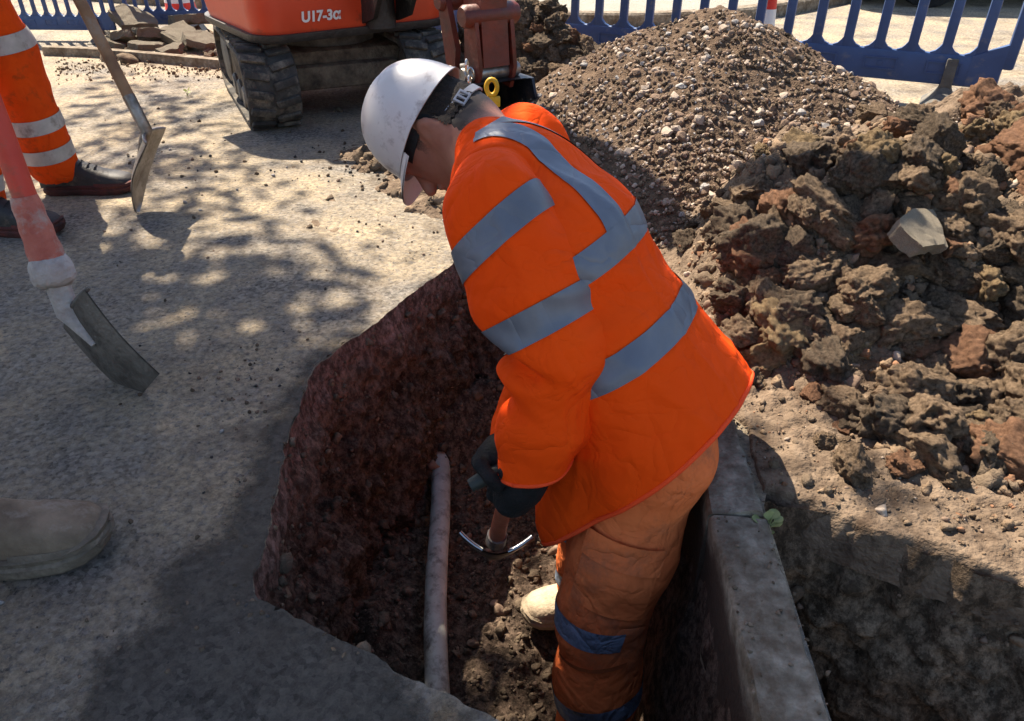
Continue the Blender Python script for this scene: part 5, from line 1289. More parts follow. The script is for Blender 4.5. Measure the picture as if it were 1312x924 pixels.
b4 = G(157, 52); b4b = copy_tree(bar0); set_barrier(b4b, b4 + Vector((-1.40, 0.06, 0)), b4, 'blue plastic barrier behind the standing worker'); b4b.scale = (0.70, 0.7, 0.64)

# ------------------------------------------------------------------ cones
def cone(p, label):
    r = empty('traffic_cone', p); tag(r, label, 'cone', 'cones beyond the barriers')
    mb = MB(); mb.box((-0.18, -0.18, 0.0), (0.18, 0.18, 0.045), b=0.015); build('base', mb, M_CONERED, r)
    def ring(z0, z1, m, nm, e=0.0):
        mb = MB(); f = lambda z: 0.125 - (z - 0.04) / 0.70 * 0.095 + e
        mb.tube([(0, 0, z0), (0, 0, z1)], [f(z0), f(z1)], 28); build(nm, mb, m, r)
    ring(0.042, 0.74, M_CONERED, 'body'); ring(0.14, 0.35, M_WHITE, 'sleeve', 0.003); ring(0.52, 0.62, M_WHITE, 'sleeve', 0.003)
    return r
c_ = cone(Vector((1.48, 4.72, 0)), 'slim red and white traffic cone behind the gravel pile'); c_.scale = (0.48, 0.48, 1.0)
cone(G(214, 36) + Vector((0.0, 0.35, 0)), 'red and white traffic cone behind the broken slabs')

# ------------------------------------------------------------------ road kerb, pavement, car beyond
kb = empty('road_kerb', G(800, 40)); tag(kb, kind='structure')
cv = [G(-300, -30), G(200, 8), G(500, 24), G(660, 33), G(800, 37), G(930, 34), G(1010, 20), G(1080, 6), G(1140, -10), G(1200, -40)]
def curve(P, n):
    P = np.array([p[:] for p in P]); L = np.concatenate([[0], np.cumsum(np.linalg.norm(np.diff(P, axis=0), axis=1))]); t = np.linspace(0, L[-1], n)
    Q = np.stack([np.interp(t, L, P[:, k]) for k in range(3)], -1)
    for _ in range(6): Q[1:-1] = (Q[:-2] + 2 * Q[1:-1] + Q[2:]) / 4
    return [Vector(q) for q in Q]
cp = curve(cv, 61)
for i in range(0, 60, 3):
    seg = cp[i:i + 4]; mb = MB(); R = [[], [], [], [], []]
    for j, p in enumerate(seg):
        t = (seg[min(j + 1, 3)] - seg[max(j - 1, 0)]).normalized(); nrm_ = Vector((-t.y, t.x, 0)); g = 0.004 if j == 0 else (-0.004 if j == 3 else 0)
        for k, (a, z) in enumerate(((0, -0.05), (0, 0.085), (0.015, 0.10), (0.12, 0.10), (0.12, -0.05))): R[k].append(p + t * g + nrm_ * a + Vector((0, 0, z)))
    mb.grid(R); wlink('kerb_stone', soft(mb.mesh('kerb_stone'), 30), M_CONC, kb)
mb = MB(); inner = [p + Vector((0, 0.10, 0.095)) for p in cp]; outer = [Vector((p.x * 3 - 2, p.y + 40, 0.095)) for p in cp]
mb.grid([inner, outer]); o = build('pavement', mb, M_PAVE); tag(o, kind='structure')

car = empty('parked_car', G(1092, 13) + Vector((2.05, 0.95, 0)), math.radians(-3)); tag(car, 'black car parked on the road beyond the barriers', 'car')
def car_parts(r):
    prof = [(-2.05, 0.30), (-2.10, 0.55), (-2.02, 0.85), (-1.75, 0.92), (-1.15, 1.38), (-0.6, 1.46), (0.35, 1.44), (1.0, 1.02), (1.85, 0.86), (2.08, 0.66), (2.10, 0.34), (1.80, 0.22), (-1.8, 0.22)]
    mb = MB(); R = []
    for y, sx, k in ((-0.86, .97, 0), (-0.88, 1, 0), (-0.80, 1, 1), (0.80, 1, 1), (0.88, 1, 0), (0.86, .97, 0)):
        R.append([Vector((x * sx, y * (0.80 if z > 1.1 else 1), z)) for x, z in prof + prof[:1]])
    mb.grid(R); mb.f.append(tuple(range(13))); mb.f.append(tuple(5 * 14 + i for i in range(13)))
    build('body', mb, M_CAR, r, ang=30)
    for x0, x1 in ((-1.25, -0.45), (-0.38, 0.55)):
        for s_ in (-1, 1):
            mb = MB(); mb.add([(x0 - (0.1 if x0 < -1 else 0), s_ * 0.835, 0.98), (x1 + (0.2 if x1 > 0 else 0), s_ * 0.835, 0.98), (x1 - 0.12 if x1 > 0 else x1, s_ * 0.725, 1.33), (x0 + 0.15 if x0 < -1 else x0, s_ * 0.725, 1.33)], [(0, 1, 2, 3)]); build('window', mb, M_GLASS, r)
    for x in (-1.28, 1.32):
        for s_ in (-1, 1):
            mb = MB(); mb.tube([(x, s_ * 0.90, 0.31), (x, s_ * 0.885, 0.31), (x, s_ * 0.72, 0.31), (x, s_ * 0.70, 0.31)], [0.27, 0.31, 0.31, 0.27], 32); w = build('wheel', mb, M_BLACK, r)
            mb = MB(); mb.tube([(x, s_ * 0.892, 0.31), (x, s_ * 0.905, 0.31)], [0.20, 0.19], 24); build('rim', mb, M_STEEL, w)
    for s_ in (-1, 1):
        mb = MB(); mb.box((1.90, s_ * 0.62 - 0.16, 0.64), (2.095, s_ * 0.62 + 0.16, 0.76), b=0.02); build('headlight', mb, M_WHITE, r)
        mb = MB(); mb.box((-2.10, s_ * 0.66 - 0.13, 0.66), (-2.04, s_ * 0.66 + 0.13, 0.80), b=0.02); build('tail_light', mb, M_CONERED, r)
car_parts(car)

# ------------------------------------------------------------------ second spoil heap behind the excavator arm
SH2 = (-0.02, 4.30)
def h_spoil2(x, y):
    x = np.asarray(x, float); y = np.asarray(y, float)
    h = 0.50 * np.exp(-(((x - SH2[0]) / 0.38) ** 2 + ((y - SH2[1]) / 0.36) ** 2)) + 0.24 * np.exp(-(((x - 0.32) / 0.28) ** 2 + ((y - 4.0) / 0.28) ** 2)) - 0.05
    P = np.stack([x * 6, y * 6, x * 0], -1)
    return h + fbm(P, 4, 190, 0.6) * 0.04
s2 = empty('spoil_heap', (SH2[0], SH2[1], 0)); tag(s2, 'dark heap of lumpy soil behind the excavator arm', 'spoil heap')
V, F = polar(h_spoil2, SH2, 1.0, 70, 150); wlink('soil', amesh('soil', V, F), M_SOIL, s2, smooth=True)
PP = ray_hits(rng.uniform(520, 790, 900), rng.uniform(5, 150, 900), h_spoil2, 2.5, 6.5, 260); PP = PP[~np.isnan(PP[:, 0])]; PP = PP[PP[:, 2] > 0.0]
for p in PP[:170]: put_rock('clod', random.choice(CLODS), p, random.choice((0.03, 0.04, 0.05, 0.065, 0.08)), random.choices((M_CLOD2, M_CLOD, M_CLOD3), (0.6, 0.34, 0.06))[0], s2, 0.3)
P2 = PP[170:]; R2 = rng.uniform(0.006, 0.022, len(P2)); scatter_stuff('fine_rubble', P2 - np.array(s2.location), R2, MIDS, ((M_CLOD2, M_CLOD), (0.6, 0.4)), s2, 15, smooth=True)

# ------------------------------------------------------------------ excavator
HD = math.atan2(-0.907, 0.42)
ex = empty('mini_excavator', (-0.95, 4.10, 0), HD); tag(ex, 'orange mini excavator on rubber tracks with its arm lowered', 'excavator')
TL, TH, TW = 0.56, 0.33, 0.235         # half length, height, width of a track
def track_loop(t):
    """point and tangent angle on the stadium outline, t in metres"""
    r = TH / 2; s_ = 2 * (TL - r); per = 2 * s_ + 2 * math.pi * r; t %= per
    if t < s_: return (-s_ / 2 + t, 0.0, 0.0)
    t -= s_
    if t < math.pi * r: a = t / r; return (s_ / 2 + r * math.sin(a), r - r * math.cos(a), a)
    t -= math.pi * r
    if t < s_: return (s_ / 2 - t, 2 * r, math.pi)
    t -= s_; a = t / r; return (-s_ / 2 - r * math.sin(a), r + r * math.cos(a), math.pi + a)
per = 4 * (TL - TH / 2) + 2 * math.pi * TH / 2
for sy in (-1, 1):
    yc = sy * 0.375; tr = MB(); n = 96; R = []
    for j in range(n + 1):
        x, z, a = track_loop(per * j / n); nx, nz = math.sin(a), -math.cos(a)
        R.append([Vector((x + nx * d, yc + y, z + nz * d + 0.012)) for y, d in ((-TW / 2, -0.006), (-TW / 2 + 0.01, 0.0), (TW / 2 - 0.01, 0.0), (TW / 2, -0.006), (TW / 2, -0.026), (-TW / 2, -0.026), (-TW / 2, -0.006))])
    tr.grid(R); tk_ = build('track', tr, M_TRACK, ex)
    nl = 34
    lug = MB()
    lug.box((-0.017, -TW / 2 + 0.004, -0.001), (0.017, -0.006, 0.017), b=0.004); lugm = soft(lug.mesh('lug'), 40); lugm.materials.append(M_TRACK)
    lug2 = MB(); lug2.box((-0.017, 0.006, -0.001), (0.017, TW / 2 - 0.004, 0.017), b=0.004); lugm2 = soft(lug2.mesh('lug'), 40); lugm2.materials.append(M_TRACK)
    for k in range(nl):
        for lm_, ph in ((lugm, 0.0), (lugm2, 0.5)):
            x, z, a = track_loop(per * (k + ph) / nl); o = link('lug', lm_, None, tk_)
            o.matrix_local = Matrix.Translation((x, yc, z + 0.012)) @ Matrix.Rotation(-a, 4, 'Y') @ Matrix.Rotation(math.pi, 4, 'X') @ Matrix.Rotation(math.radians(14 if ph == 0 else -14), 4, 'Z')
    fr = MB(); fr.box((-TL + 0.16, yc - 0.075, 0.075), (TL - 0.16, yc + 0.075, 0.245), b=0.02); build('track_frame', fr, M_MUD, ex)
    for x, r_ in ((-TL + TH / 2, 0.125), (TL - TH / 2, 0.120), (-0.16, 0.055), (0.0, 0.055), (0.16, 0.055)):
        mb = MB(); zc = TH / 2 + 0.012 if r_ > 0.1 else 0.085
        mb.tube([(x, yc - 0.095, zc), (x, yc - 0.085, zc), (x, yc + 0.085, zc), (x, yc + 0.095, zc)], [r_ * 0.8, r_, r_, r_ * 0.8], 28); build('roller', mb, M_MUDSTEEL, ex)
mb = MB(); mb.box((-0.34, -0.30, 0.15), (0.30, 0.30, 0.30), b=0.03); mb.box((0.18, -0.27, 0.13), (0.36, 0.27, 0.24), b=0.02); build('undercarriage', mb, M_MUD, ex)
mb = MB(); mb.tube([(0, 0, 0.29), (0, 0, 0.375)], 0.24, 36); build('slew_ring', mb, M_MUDSTEEL, ex)
# blade at the rear
mb = MB(); mb.box((-0.95, -0.36, 0.05), (-0.92, 0.36, 0.30), b=0.01); mb.box((-0.94, -0.20, 0.12), (-0.35, -0.14, 0.18)); mb.box((-0.94, 0.14, 0.12), (-0.35, 0.20, 0.18)); build('dozer_blade', mb, M_EXO, ex)
# upper structure, slewed towards the trench
SL = math.radians(10); SM = Matrix.Rotation(SL, 4, 'Z')
def plan(hw, xf, xr, rc, n=8):
    pts = []
    for cx, cy, a0 in ((xf - rc, hw - rc, 0), (xr + 0.30, hw - 0.30, 90), (xr + 0.30, -hw + 0.30, 180), (xf - rc, -hw + rc, 270)):
        r_ = rc if cx > 0 else 0.30
        for k in range(n + 1):
            a = math.radians(a0 + 90 * k / n); pts.append((cx + r_ * math.cos(a), cy + r_ * math.sin(a)))
    return pts
def body_shell(levels):
    mb = MB(); R = []
    for hw, xf, xr, rc, z in levels: p = plan(hw, xf, xr, rc); R.append([SM @ Vector((x, y, z)) for x, y in p + p[:1]])
    mb.grid(R); n = len(R[0]); mb.f.append(tuple(range(n - 1))[::-1]); mb.f.append(tuple((len(R) - 1) * n + i for i in range(n - 1))); return mb
bd = build('body', body_shell([(0.43, 0.40, -0.50, 0.10, 0.372), (0.475, 0.44, -0.545, 0.12, 0.40), (0.49, 0.455, -0.56, 0.13, 0.50), (0.485, 0.45, -0.555, 0.13, 0.66), (0.47, 0.43, -0.54, 0.12, 0.74)]), M_EXO, ex, ang=35)
build('deck', body_shell([(0.455, 0.42, -0.10, 0.10, 0.741), (0.45, 0.41, -0.10, 0.10, 0.765)]), M_GREASE, ex)
build('engine_cover', body_shell([(0.46, -0.12, -0.53, 0.05, 0.742), (0.455, -0.13, -0.525, 0.06, 1.12), (0.40, -0.17, -0.48, 0.06, 1.22)]), M_EXO, ex)
mb = MB(); mb.box((-0.30, -0.22, 0.765), (0.02, 0.22, 0.90), M=SM, b=0.04); mb.box((-0.36, -0.22, 0.88), (-0.28, 0.22, 1.30), M=SM, b=0.04); build('seat', mb, M_BLACK, ex)
mb = MB(); mb.tube([SM @ Vector(p) for p in ((-0.42, -0.44, 0.72), (-0.42, -0.44, 1.95), (-0.42, -0.33, 2.08), (-0.42, 0.33, 2.08), (-0.42, 0.44, 1.95), (-0.42, 0.44, 0.72))], 0.028, 12); build('roll_bar', mb, M_BLACK, ex)
# lettering on the front panel
cu = bpy.data.curves.new('lettering', 'FONT'); cu.body = 'U17-3α'; cu.size = 0.058; cu.extrude = 0.0008; cu.shear = 0.12; cu.offset = 0.0022
to = bpy.data.objects.new('tmp', cu); COL.objects.link(to); dg = bpy.context.evaluated_depsgraph_get()
me = bpy.data.meshes.new_from_object(to.evaluated_get(dg)); bpy.data.objects.remove(to)
lo = link('lettering', me, M_WHITE, bd); LETTER = lo
lo.matrix_local = SM @ Matrix.Translation((0.4585, -0.285, 0.455)) @ Matrix.Rotation(math.pi / 2, 4, 'Z') @ Matrix.Rotation(math.pi / 2, 4, 'X')
# swing bracket, boom, dipper: laid out in the vertical plane from the slew centre to the bucket
exM = Matrix.Translation(ex.location) @ Matrix.Rotation(HD, 4, 'Z'); exI = exM.inverted()
BKT = W(628, 92, 2.85)                      # hinge of bucket
base = exM @ SM @ Vector((0.60, 0.10, 0.50)); base = Vector((base.x, base.y, 0.58))
dirb = Vector((BKT.x - base.x, BKT.y - base.y, 0)); reach = dirb.length; dirb.normalize(); latb = Vector((-dirb.y, dirb.x, 0))
def bp(r_, z, l=0.0): return exI @ (Vector((base.x, base.y, 0)) + dirb * r_ + latb * l + Vector((0, 0, z)))
mb = MB(); 
c0 = exM @ SM @ Vector((0.44, 0.10, 0)); mb.tube([exI @ Vector((c0.x, c0.y, 0.40)), exI @ Vector((c0.x, c0.y, 0.68))], 0.075, 20)
for l in (-0.075, 0.075):
    P_ = [bp(-0.16, 0.42, l), bp(-0.02, 0.46, l), bp(0.07, 0.58, l), bp(0.04, 0.72, l), bp(-0.08, 0.78, l), bp(-0.18, 0.70, l)]
    Q_ = [p + (exI.to_3x3() @ latb) * (0.022 if l > 0 else -0.022) for p in P_]; n = len(P_)
    mb.add(P_ + Q_, [tuple(range(n)), tuple(range(2 * n - 1, n - 1, -1))] + [(i, i + n, (i + 1) % n + n, (i + 1) % n) for i in range(n)])
build('swing_bracket', mb, M_GREASE, ex)
def beam(pts, hw, hh, name, m, parent=ex):
    """box beam along (r, z) points in the boom plane"""
    mb = MB(); R = []
    for i, (r_, z) in enumerate(pts):
        a = pts[max(i - 1, 0)]; b = pts[min(i + 1, len(pts) - 1)]; t = Vector((b[0] - a[0], b[1] - a[1])).normalized(); nn = Vector((-t.y, t.x)); h_ = hh[i]
        R.append([bp(r_ + nn.x * s_ * h_, z + nn.y * s_ * h_, l * hw) for s_, l in ((-1, -1), (-1, 1), (1, 1), (1, -1), (-1, -1))])
    mb.grid(R); n = len(R); mb.f.append((0, 1, 2, 3)); mb.f.append(tuple((n - 1) * 5 + i for i in range(4))); me = mb.mesh(name)
    return link(name, soft(me, 30), m, parent)
rb = reach
beam([(0.0, 0.66), (0.05, 1.30), (0.17, 1.95), (0.46, 2.42), (0.86, 2.52)], 0.055, [0.06, 0.085, 0.10, 0.09, 0.06], 'boom', M_EXO)
DX = Vector((rb, BKT.z)); 
beam([(0.76, 2.62), (0.87, 2.50), (0.98, 1.75), (rb - 0.03, BKT.z + 0.24), (rb, BKT.z + 0.02)], 0.056, [0.04, 0.07, 0.065, 0.062, 0.050], 'dipper_arm', M_ARM)
# rams
def ram(a, b, r1, r2, name, l=0.0, f=0.55):
    mb = MB(); A_, B_ = bp(*a, l), bp(*b, l); mid_ = A_ + (B_ - A_) * f; mb.tube([A_, mid_], r1, 14); o_ = build(name, mb, M_GREASE, ex)
    mb = MB(); mb.tube([mid_, B_], r2, 14); build('ram_rod', mb, M_CHROME, o_)
ram((0.06, 0.56), (0.28, 1.90), 0.032, 0.019, 'boom_ram'); ram((0.36, 2.52), (0.80, 2.64), 0.030, 0.018, 'dipper_ram')
ram((0.86, 1.90), (rb - 0.17, BKT.z + 0.22), 0.028, 0.017, 'bucket_ram')
# bucket linkage, painted red
for l in (-0.085, 0.085):
    mb = MB(); pl = [(rb - 0.20, BKT.z + 0.24), (rb - 0.14, BKT.z + 0.27), (rb - 0.07, BKT.z + 0.08), (rb - 0.09, BKT.z - 0.03), (rb - 0.14, BKT.z - 0.02)]
    P_ = [bp(r_, z, l) for r_, z in pl]; Q_ = [bp(r_, z, l + (0.022 if l > 0 else -0.022)) for r_, z in pl]; n = len(P_)
    mb.add(P_ + Q_, [tuple(range(n)), tuple(range(2 * n - 1, n - 1, -1))] + [(i, i + n, (i + 1) % n + n, (i + 1) % n) for i in range(n)]); build('link', mb, M_ARM, ex)
    mb = MB(); pl = [(rb - 0.04, BKT.z + 0.22), (rb + 0.03, BKT.z + 0.22), (rb + 0.06, BKT.z + 0.02), (rb + 0.03, BKT.z - 0.06), (rb - 0.05, BKT.z - 0.05)]
    P_ = [bp(r_, z, l * 0.80) for r_, z in pl]; Q_ = [bp(r_, z, l * 0.80 + (0.016 if l > 0 else -0.016)) for r_, z in pl]
    mb.add(P_ + Q_, [tuple(range(n)), tuple(range(2 * n - 1, n - 1, -1))] + [(i, i + n, (i + 1) % n + n, (i + 1) % n) for i in range(n)]); build('cheek_plate', mb, M_ARM, ex)
for r_, z, w_, rd in ((rb - 0.165, BKT.z + 0.235, 0.125, 0.036), (rb, BKT.z + 0.20, 0.118, 0.040), (rb, BKT.z, 0.125, 0.030), (rb - 0.115, BKT.z - 0.01, 0.125, 0.026)):
    mb = MB(); mb.tube([bp(r_, z, -w_), bp(r_, z, -w_ + 0.012), bp(r_, z, w_ - 0.012), bp(r_, z, w_)], [rd * 0.8, rd, rd, rd * 0.8], 18); build('pin', mb, M_ARM if rd > 0.03 else M_STEEL, ex)
# bucket: curved shell with side plates, teeth and a hook
prof = []
for k in range(13):
    a = math.radians(100 + 200 * k / 12); prof.append((rb - 0.05 + 0.20 * math.cos(a) * 1.0, BKT.z - 0.185 + 0.155 * math.sin(a)))
prof = [(rb + 0.06, BKT.z - 0.03)] + prof + [(rb + 0.17, BKT.z - 0.30)]
hwB = 0.15; mb = MB()
mb.grid([[bp(r_, z, -hwB) for r_, z in prof], [bp(r_, z, hwB) for r_, z in prof]]); mb.grid([[bp(r_ * 1.0 + 0.008, z + 0.006, -hwB) for r_, z in prof], [bp(r_ + 0.008, z + 0.006, hwB) for r_, z in prof]])
for l in (-hwB, hwB):
    P_ = [bp(r_, z, l) for r_, z in prof]; Q_ = [bp(r_, z, l + (0.012 if l > 0 else -0.012)) for r_, z in prof]; n = len(P_)
    mb.add(P_ + Q_, [tuple(range(n)), tuple(range(2 * n - 1, n - 1, -1))] + [(i, i + n, (i + 1) % n + n, (i + 1) % n) for i in range(n)])
bk = build('bucket', mb, mat('blue_black_bucket', (0.028, 0.032, 0.045), (0.012, 0.014, 0.018), 12, 0.35, metal=0.3, bump=0.2, bscale=50, dirt=(0.14, 0.10, 0.07), dscale=9, damt=0.35, spec=0.5), ex)
for k in range(4):
    l = -hwB + 0.03 + k * (2 * hwB - 0.06) / 3; mb = MB(); mb.tube([bp(rb + 0.15, BKT.z - 0.295, l), bp(rb + 0.24, BKT.z - 0.325, l)], [0.018, 0.006], 8); build('tooth', mb, M_STEEL, bk)
# hydraulic hoses down the boom and dipper, and a rubber bumper on the body
for l, c0_ in ((-0.03, 0.0), (0.0, 0.02), (0.03, 0.01)):
    mb = MB(); mb.tube([bp(-0.10, 0.62, l * 2), bp(-0.06 - c0_, 0.95, l * 1.6), bp(0.0 - c0_, 1.5, l), bp(0.10, 2.05, l)], 0.011, 8); build('hose', mb, M_BLACK, ex)
for l in (-0.035, 0.035):
    mb = MB(); mb.tube([bp(0.80, 2.2, l), bp(0.86, 1.5, l), bp(rb - 0.14, BKT.z + 0.55, l * 1.3), bp(rb - 0.12, BKT.z + 0.30, l * 1.8)], 0.010, 8); build('hose', mb, M_BLACK, ex)
build('bumper', body_shell([(0.488, 0.452, -0.556, 0.13, 0.376), (0.497, 0.460, -0.566, 0.135, 0.392), (0.497, 0.460, -0.566, 0.135, 0.410)]), M_GREASE, ex, ang=35)
# yellow lifting eye and steel chain beside the hitch
hk = W(630, 112, 2.66); mb = MB(); ring = []
for k in range(17):
    a = 2 * math.pi * k / 16; ring.append(exI @ (hk + Vector((0.019 * math.cos(a), 0, 0.027 * math.sin(a)))))
mb.tube(ring, 0.0085, 10); mb.box((-0.028, -0.010, -0.068), (0.030, 0.010, -0.030), M=exI @ Matrix.Translation(hk), b=0.006); build('lifting_eye', mb, M_YELLOW, ex)
for k in range(6):
    p = W(598 + k * 1.6 + (3 if k % 2 else 0), 84 + k * 10.5, 2.60); mb = MB(); ring = []
    for q in range(13):
        a = 2 * math.pi * q / 12; d = Vector((0.010 * math.cos(a), 0, 0.019 * math.sin(a))) if k % 2 else Vector((0.003 * math.cos(a), 0.010 * math.cos(a), 0.019 * math.sin(a))); ring.append(exI @ (p + d))
    mb.tube(ring, 0.0042, 8); build('chain_link', mb, M_CHROME, ex)

# ------------------------------------------------------------------ broken slabs, old edging and rubble in the background left
slabs = [(178, 52, .26, 0), (160, 62, .20, 1), (205, 58, .24, 2), (232, 60, .26, 3), (190, 70, .16, 4), (250, 50, .24, 0), (262, 66, .22, 1), (222, 74, .15, 2), (283, 62, .18, 3), (148, 66, .14, 4)]
SL_LAB = ['largest tilted slab', 'small slab at the end', 'slab lying across another', 'thick slab', 'small flat slab', 'slab at the back', 'dusty slab beside the track', 'little wedge', 'slab half under the track', 'small dark slab']
for i, (u, v, s_, k) in enumerate(slabs):
    p = G(u, v); o = bpy.data.objects.new('asphalt_slab', SLABS[k]); COL.objects.link(o); sc = s_ * 0.72
    o.location = (p.x, p.y, sc * 0.30 + (0.08 if i in (0, 5) else 0.02)); o.rotation_euler = (random.uniform(-0.35, 0.35), random.uniform(-0.35, 0.35), random.uniform(0, 6.3)); o.scale = (sc, sc, sc * 0.95)
    tag(o, 'broken slab of old asphalt in the heap by the barrier', 'asphalt slab', 'broken asphalt slabs by the barrier')
PP = [G(u, v) for u, v in zip(rng.uniform(130, 300, 90), rng.uniform(46, 80, 90))]; R = rng.choice((0.02, 0.035, 0.05, 0.07), len(PP), p=(.4, .3, .2, .1))
o = scatter_stuff('slab_rubble', np.array([p[:] for p in PP]) + np.array((0, 0, 0.01)), R, MIDS, ((M_CLOD2, M_SLAB, M_SOIL), (0.5, 0.25, 0.25)), None, 26, smooth=True); o['label'] = 'dark rubble lying between the broken asphalt slabs'
ed = empty('edging', G(180, 80)); tag(ed, kind='structure')
ep = curve([G(60, 70), G(120, 72), G(200, 79), G(270, 86), G(330, 92)], 25)
for i in range(0, 24, 6):
    mb = MB(); mb.tube([p + Vector((0, 0, 0.02)) for p in ep[i:i + 7]], 0.045, 4); wlink('edging_stone', soft(mb.mesh('edging_stone'), 30), M_CONC, ed)
PP = [G(u, v) for u, v in zip(rng.uniform(70, 310, 700), rng.normal(88, 7, 700))]; R = rng.choice((0.003, 0.004, 0.006, 0.009, 0.014), len(PP), p=(.3, .3, .22, .13, .05))
o = scatter_stuff('edge_rubble', np.array([p[:] for p in PP]) + np.array((0, 0, 0.004)), R, MIDS, ((M_CLOD2, M_CLOD, M_SOIL), (0.5, 0.3, 0.2)), None, 25, smooth=True)
o['label'] = 'loose brown rubble along the old edging'
# crumbs dropped on the asphalt, thicker by the trench and under the machine
P = []; R = []
for u, v, sx, sy, n in ((300, 470, 40, 22, 60), (350, 520, 60, 60, 60), (440, 200, 60, 20, 160), (235, 195, 60, 30, 60), (260, 215, 80, 40, 60), (320, 690, 30, 60, 60), (340, 560, 30, 60, 70), (500, 300, 40, 25, 120), (300, 300, 160, 110, 140), (250, 800, 160, 80, 90), (480, 215, 30, 15, 120), (620, 150, 60, 18, 200), (640, 230, 80, 30, 200), (345, 780, 30, 12, 60), (440, 830, 50, 16, 70)):
    for _ in range(int(n * 0.55)):
        p = G(random.gauss(u, sx), random.gauss(v, sy)); 
        if inside(PIT1, np.array(p.x), np.array(p.y)): continue
        P.append(p[:]); R.append(random.choice((0.0015, 0.002, 0.0026, 0.0034, 0.0045, 0.0065)) * (1.6 if v < 260 else 1))
P = np.array(P); R = np.array(R); P[:, 2] = R * 0.35
o = scatter_stuff('asphalt_crumbs', P, R, MIDS, ((M_CLOD2, M_STONE2, M_STONE3, M_GREASE), (0.56, 0.2, 0.08, 0.16)), None, 35, smooth=True); o['label'] = 'dark crumbs of soil scattered over the asphalt'
# soil spilled between the excavator and the trench
def h_spill(x, y):
    x = np.asarray(x, float); y = np.asarray(y, float); P = np.stack([x * 7, y * 7, x * 0], -1)
    return 0.11 * np.exp(-(((x + 0.35) / 0.34) ** 2 + ((y - 3.15) / 0.26) ** 2)) + 0.08 * np.exp(-(((x + 0.05) / 0.4) ** 2 + ((y - 2.75) / 0.28) ** 2)) - 0.035 + fbm(P, 4, 290, 0.6) * 0.03
V, F = polar(h_spill, (-0.2, 2.95), 0.85, 60, 120); o = link('soil_spill', amesh('soil_spill', V, F), M_SOIL, smooth=True); tag(o, 'low spill of loose brown soil in front of the excavator tracks', 'soil', kind='stuff')
PP = ray_hits(rng.uniform(380, 690, 1500), rng.uniform(110, 300, 1500), h_spill, 1.5, 5.0, 220); PP = PP[~np.isnan(PP[:, 0])]; PP = PP[(PP[:, 2] > 0.0)]
R = rng.choice((0.006, 0.009, 0.013, 0.02, 0.03, 0.042), len(PP), p=(.3, .25, .2, .14, .08, .03)); o = scatter_stuff('spill_rubble', PP, R, MIDS, ((M_CLOD2, M_CLOD), (0.55, 0.45)), None, 45, smooth=True); o['label'] = 'brown lumps lying in the soil spill'

# ------------------------------------------------------------------ weed by the kerb, fallen leaf
def leafy(name, p, n, L_, m, label, seed):
    r = random.Random(seed); root = empty(name, p); tag(root, label, 'plant')
    mst = MB()
    for i in range(n):
        a = r.uniform(0, 6.28); tilt = r.uniform(0.2, 1.1); d = Vector((math.cos(a) * math.sin(tilt), math.sin(a) * math.sin(tilt), math.cos(tilt))); s_ = d.cross(Vector((0, 0, 1))).normalized(); l = L_ * r.uniform(0.6, 1.1)
        b0 = d * l * 0.5; mst.tube([Vector((0, 0, -0.005)), b0 * 0.5, b0], 0.0016, 6)
        mb = MB(); R_ = []
        for k in range(7):
            t = k / 6; w = 0.32 * l * math.sin(math.pi * min(1, t * 0.97 + 0.02)) ** 0.8; c = b0 + d * l * 0.75 * t + Vector((0, 0, -0.25 * l * t * t))
            R_.append([c - s_ * w, c + Vector((0, 0, -0.06 * l)), c + s_ * w])
        mb.grid(R_); build('leaf', mb, m, root)
    build('stem', mst, m, root)
    return root
wp = G(1000, 715, 0.0); leafy('weed', Vector((kx(0.95) + KW + 0.004, 0.99, -0.01)), 14, 0.034, M_WEED, 'small pale green weed growing beside the kerb', 3)
leafy('fallen_leaf', G(240, 122, 0.004), 3, 0.05, M_WEED, 'small green leaf sprig lying on the sunlit asphalt', 8)

# ------------------------------------------------------------------ tree whose shade dapples the asphalt
TX, TY = -4.38, 3.22
tr_ = empty('street_tree', (TX, TY, 0)); tag(tr_, 'leafy street tree shading the asphalt beside the works', 'tree')
mb = MB(); mb.tube([(0, 0, -0.1), (0.05, 0, 1.2), (-0.02, 0.05, 2.6), (0.05, 0.0, 4.2), (0.0, 0.0, 5.6)], [0.20, 0.16, 0.14, 0.10, 0.04], 14); build('trunk', mb, M_BARK, tr_)
rg = np.random.default_rng(55); clus = []
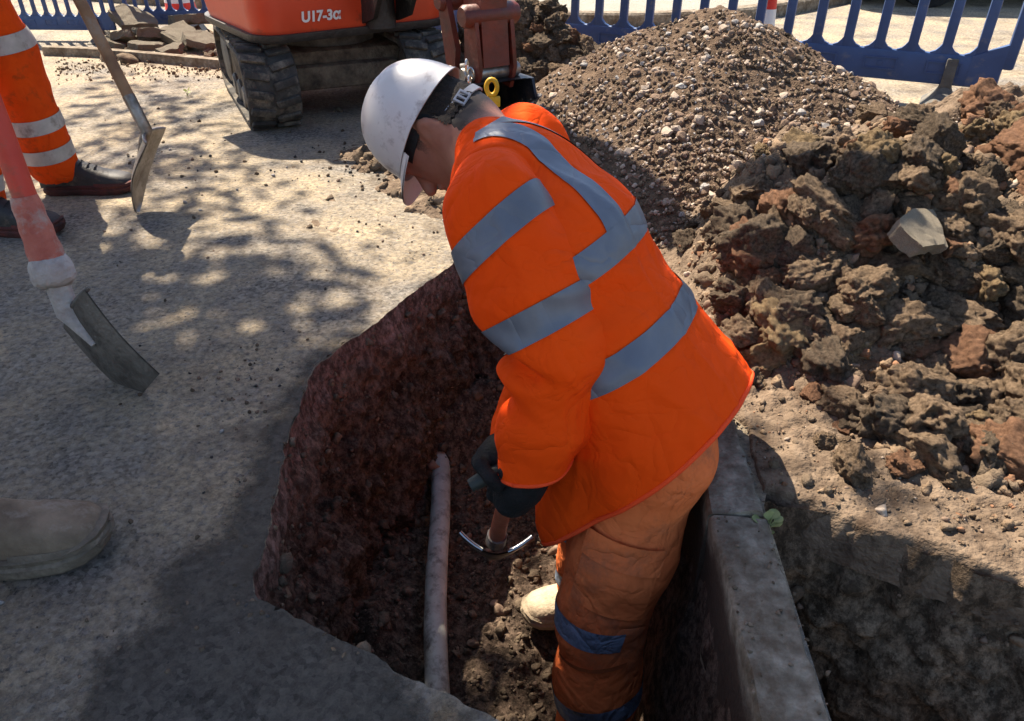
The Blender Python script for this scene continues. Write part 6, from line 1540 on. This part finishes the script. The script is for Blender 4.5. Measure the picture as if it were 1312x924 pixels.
# boughs over the places that lie in shade
for u_, v_ in ((140, 590), (40, 770), (360, 830), (245, 810), (60, 560), (200, 640), (500, 880), (300, 640), (420, 860), (150, 720), (280, 720), (100, 880), (560, 905), (250, 560), (30, 660), (210, 470), (980, 890)):
    g_ = G(u_, v_); z_ = float(rg.uniform(4.3, 5.6)); k_ = SUN_V * (z_ / SUN_V.z); clus.append(np.array((g_.x + k_.x - TX, g_.y + k_.y - TY, z_)))
while len(clus) < 135:
    c = rg.uniform(-1, 1, 3)
    if np.linalg.norm(c) < 1: clus.append(c * np.array((2.05, 2.05, 1.9)) + np.array((0, 0, 5.5)))
for c in clus[:42]:
    s_ = Vector((0, 0, float(rg.uniform(2.6, 5.0)))); c = Vector(c); mb = MB(); mb.tube([s_, s_ * 0.45 + c * 0.55 + Vector((0, 0, 0.15)), c], [0.055, 0.032, 0.010], 8); build('branch', mb, M_BARK, tr_)
thin = []
for u_, v_ in ((215, 135), (110, 140), (165, 175), (200, 215), (255, 150), (250, 205), (285, 225), (180, 110), (370, 365), (270, 330), (230, 270), (310, 400), (250, 390)):
    g_ = G(u_, v_); z_ = float(rg.uniform(4.6, 5.4)); k_ = SUN_V * (z_ / SUN_V.z); thin.append(np.array((g_.x + k_.x - TX, g_.y + k_.y - TY, z_)))
for c in thin:
    c = Vector(c); s_ = Vector((0, 0, 4.3)); mb = MB(); mb.tube([s_, s_ * 0.4 + c * 0.6 + Vector((0, 0, 0.2)), c], [0.045, 0.022, 0.006], 8); build('branch', mb, M_BARK, tr_)
tight = []  # dense unseen leaf clusters added to shade the kerb
for u_, v_ in ((985, 770), (1005, 850), (1010, 910), (950, 850)):
    g_ = G(u_, v_); z_ = float(rg.uniform(4.6, 5.2)); k_ = SUN_V * (z_ / SUN_V.z); tight.append(np.array((g_.x + k_.x - TX, g_.y + k_.y - TY, z_)))
P = np.concatenate([c + rg.normal(size=(60, 3)) * np.array((0.16, 0.16, 0.10)) for c in thin] + [c + rg.normal(size=(190, 3)) * np.array((0.09, 0.09, 0.09)) for c in tight] + [c + rg.normal(size=(int(rg.integers(160, 300)), 3)) * np.array((0.30, 0.30, 0.24)) for c in clus]); n = len(P)
d = rg.normal(size=(n, 3)); d /= np.linalg.norm(d, axis=1)[:, None]; e = np.cross(d, rg.normal(size=(n, 3))); e /= np.linalg.norm(e, axis=1)[:, None]; l = rg.uniform(0.035, 0.07, (n, 1))
LV = np.stack([P - d * l, P + e * l * 0.55, P + d * l, P - e * l * 0.55], 1).reshape(-1, 3)
link('crown', amesh('crown', LV, np.arange(4 * n).reshape(n, 4)), M_LEAF, tr_)
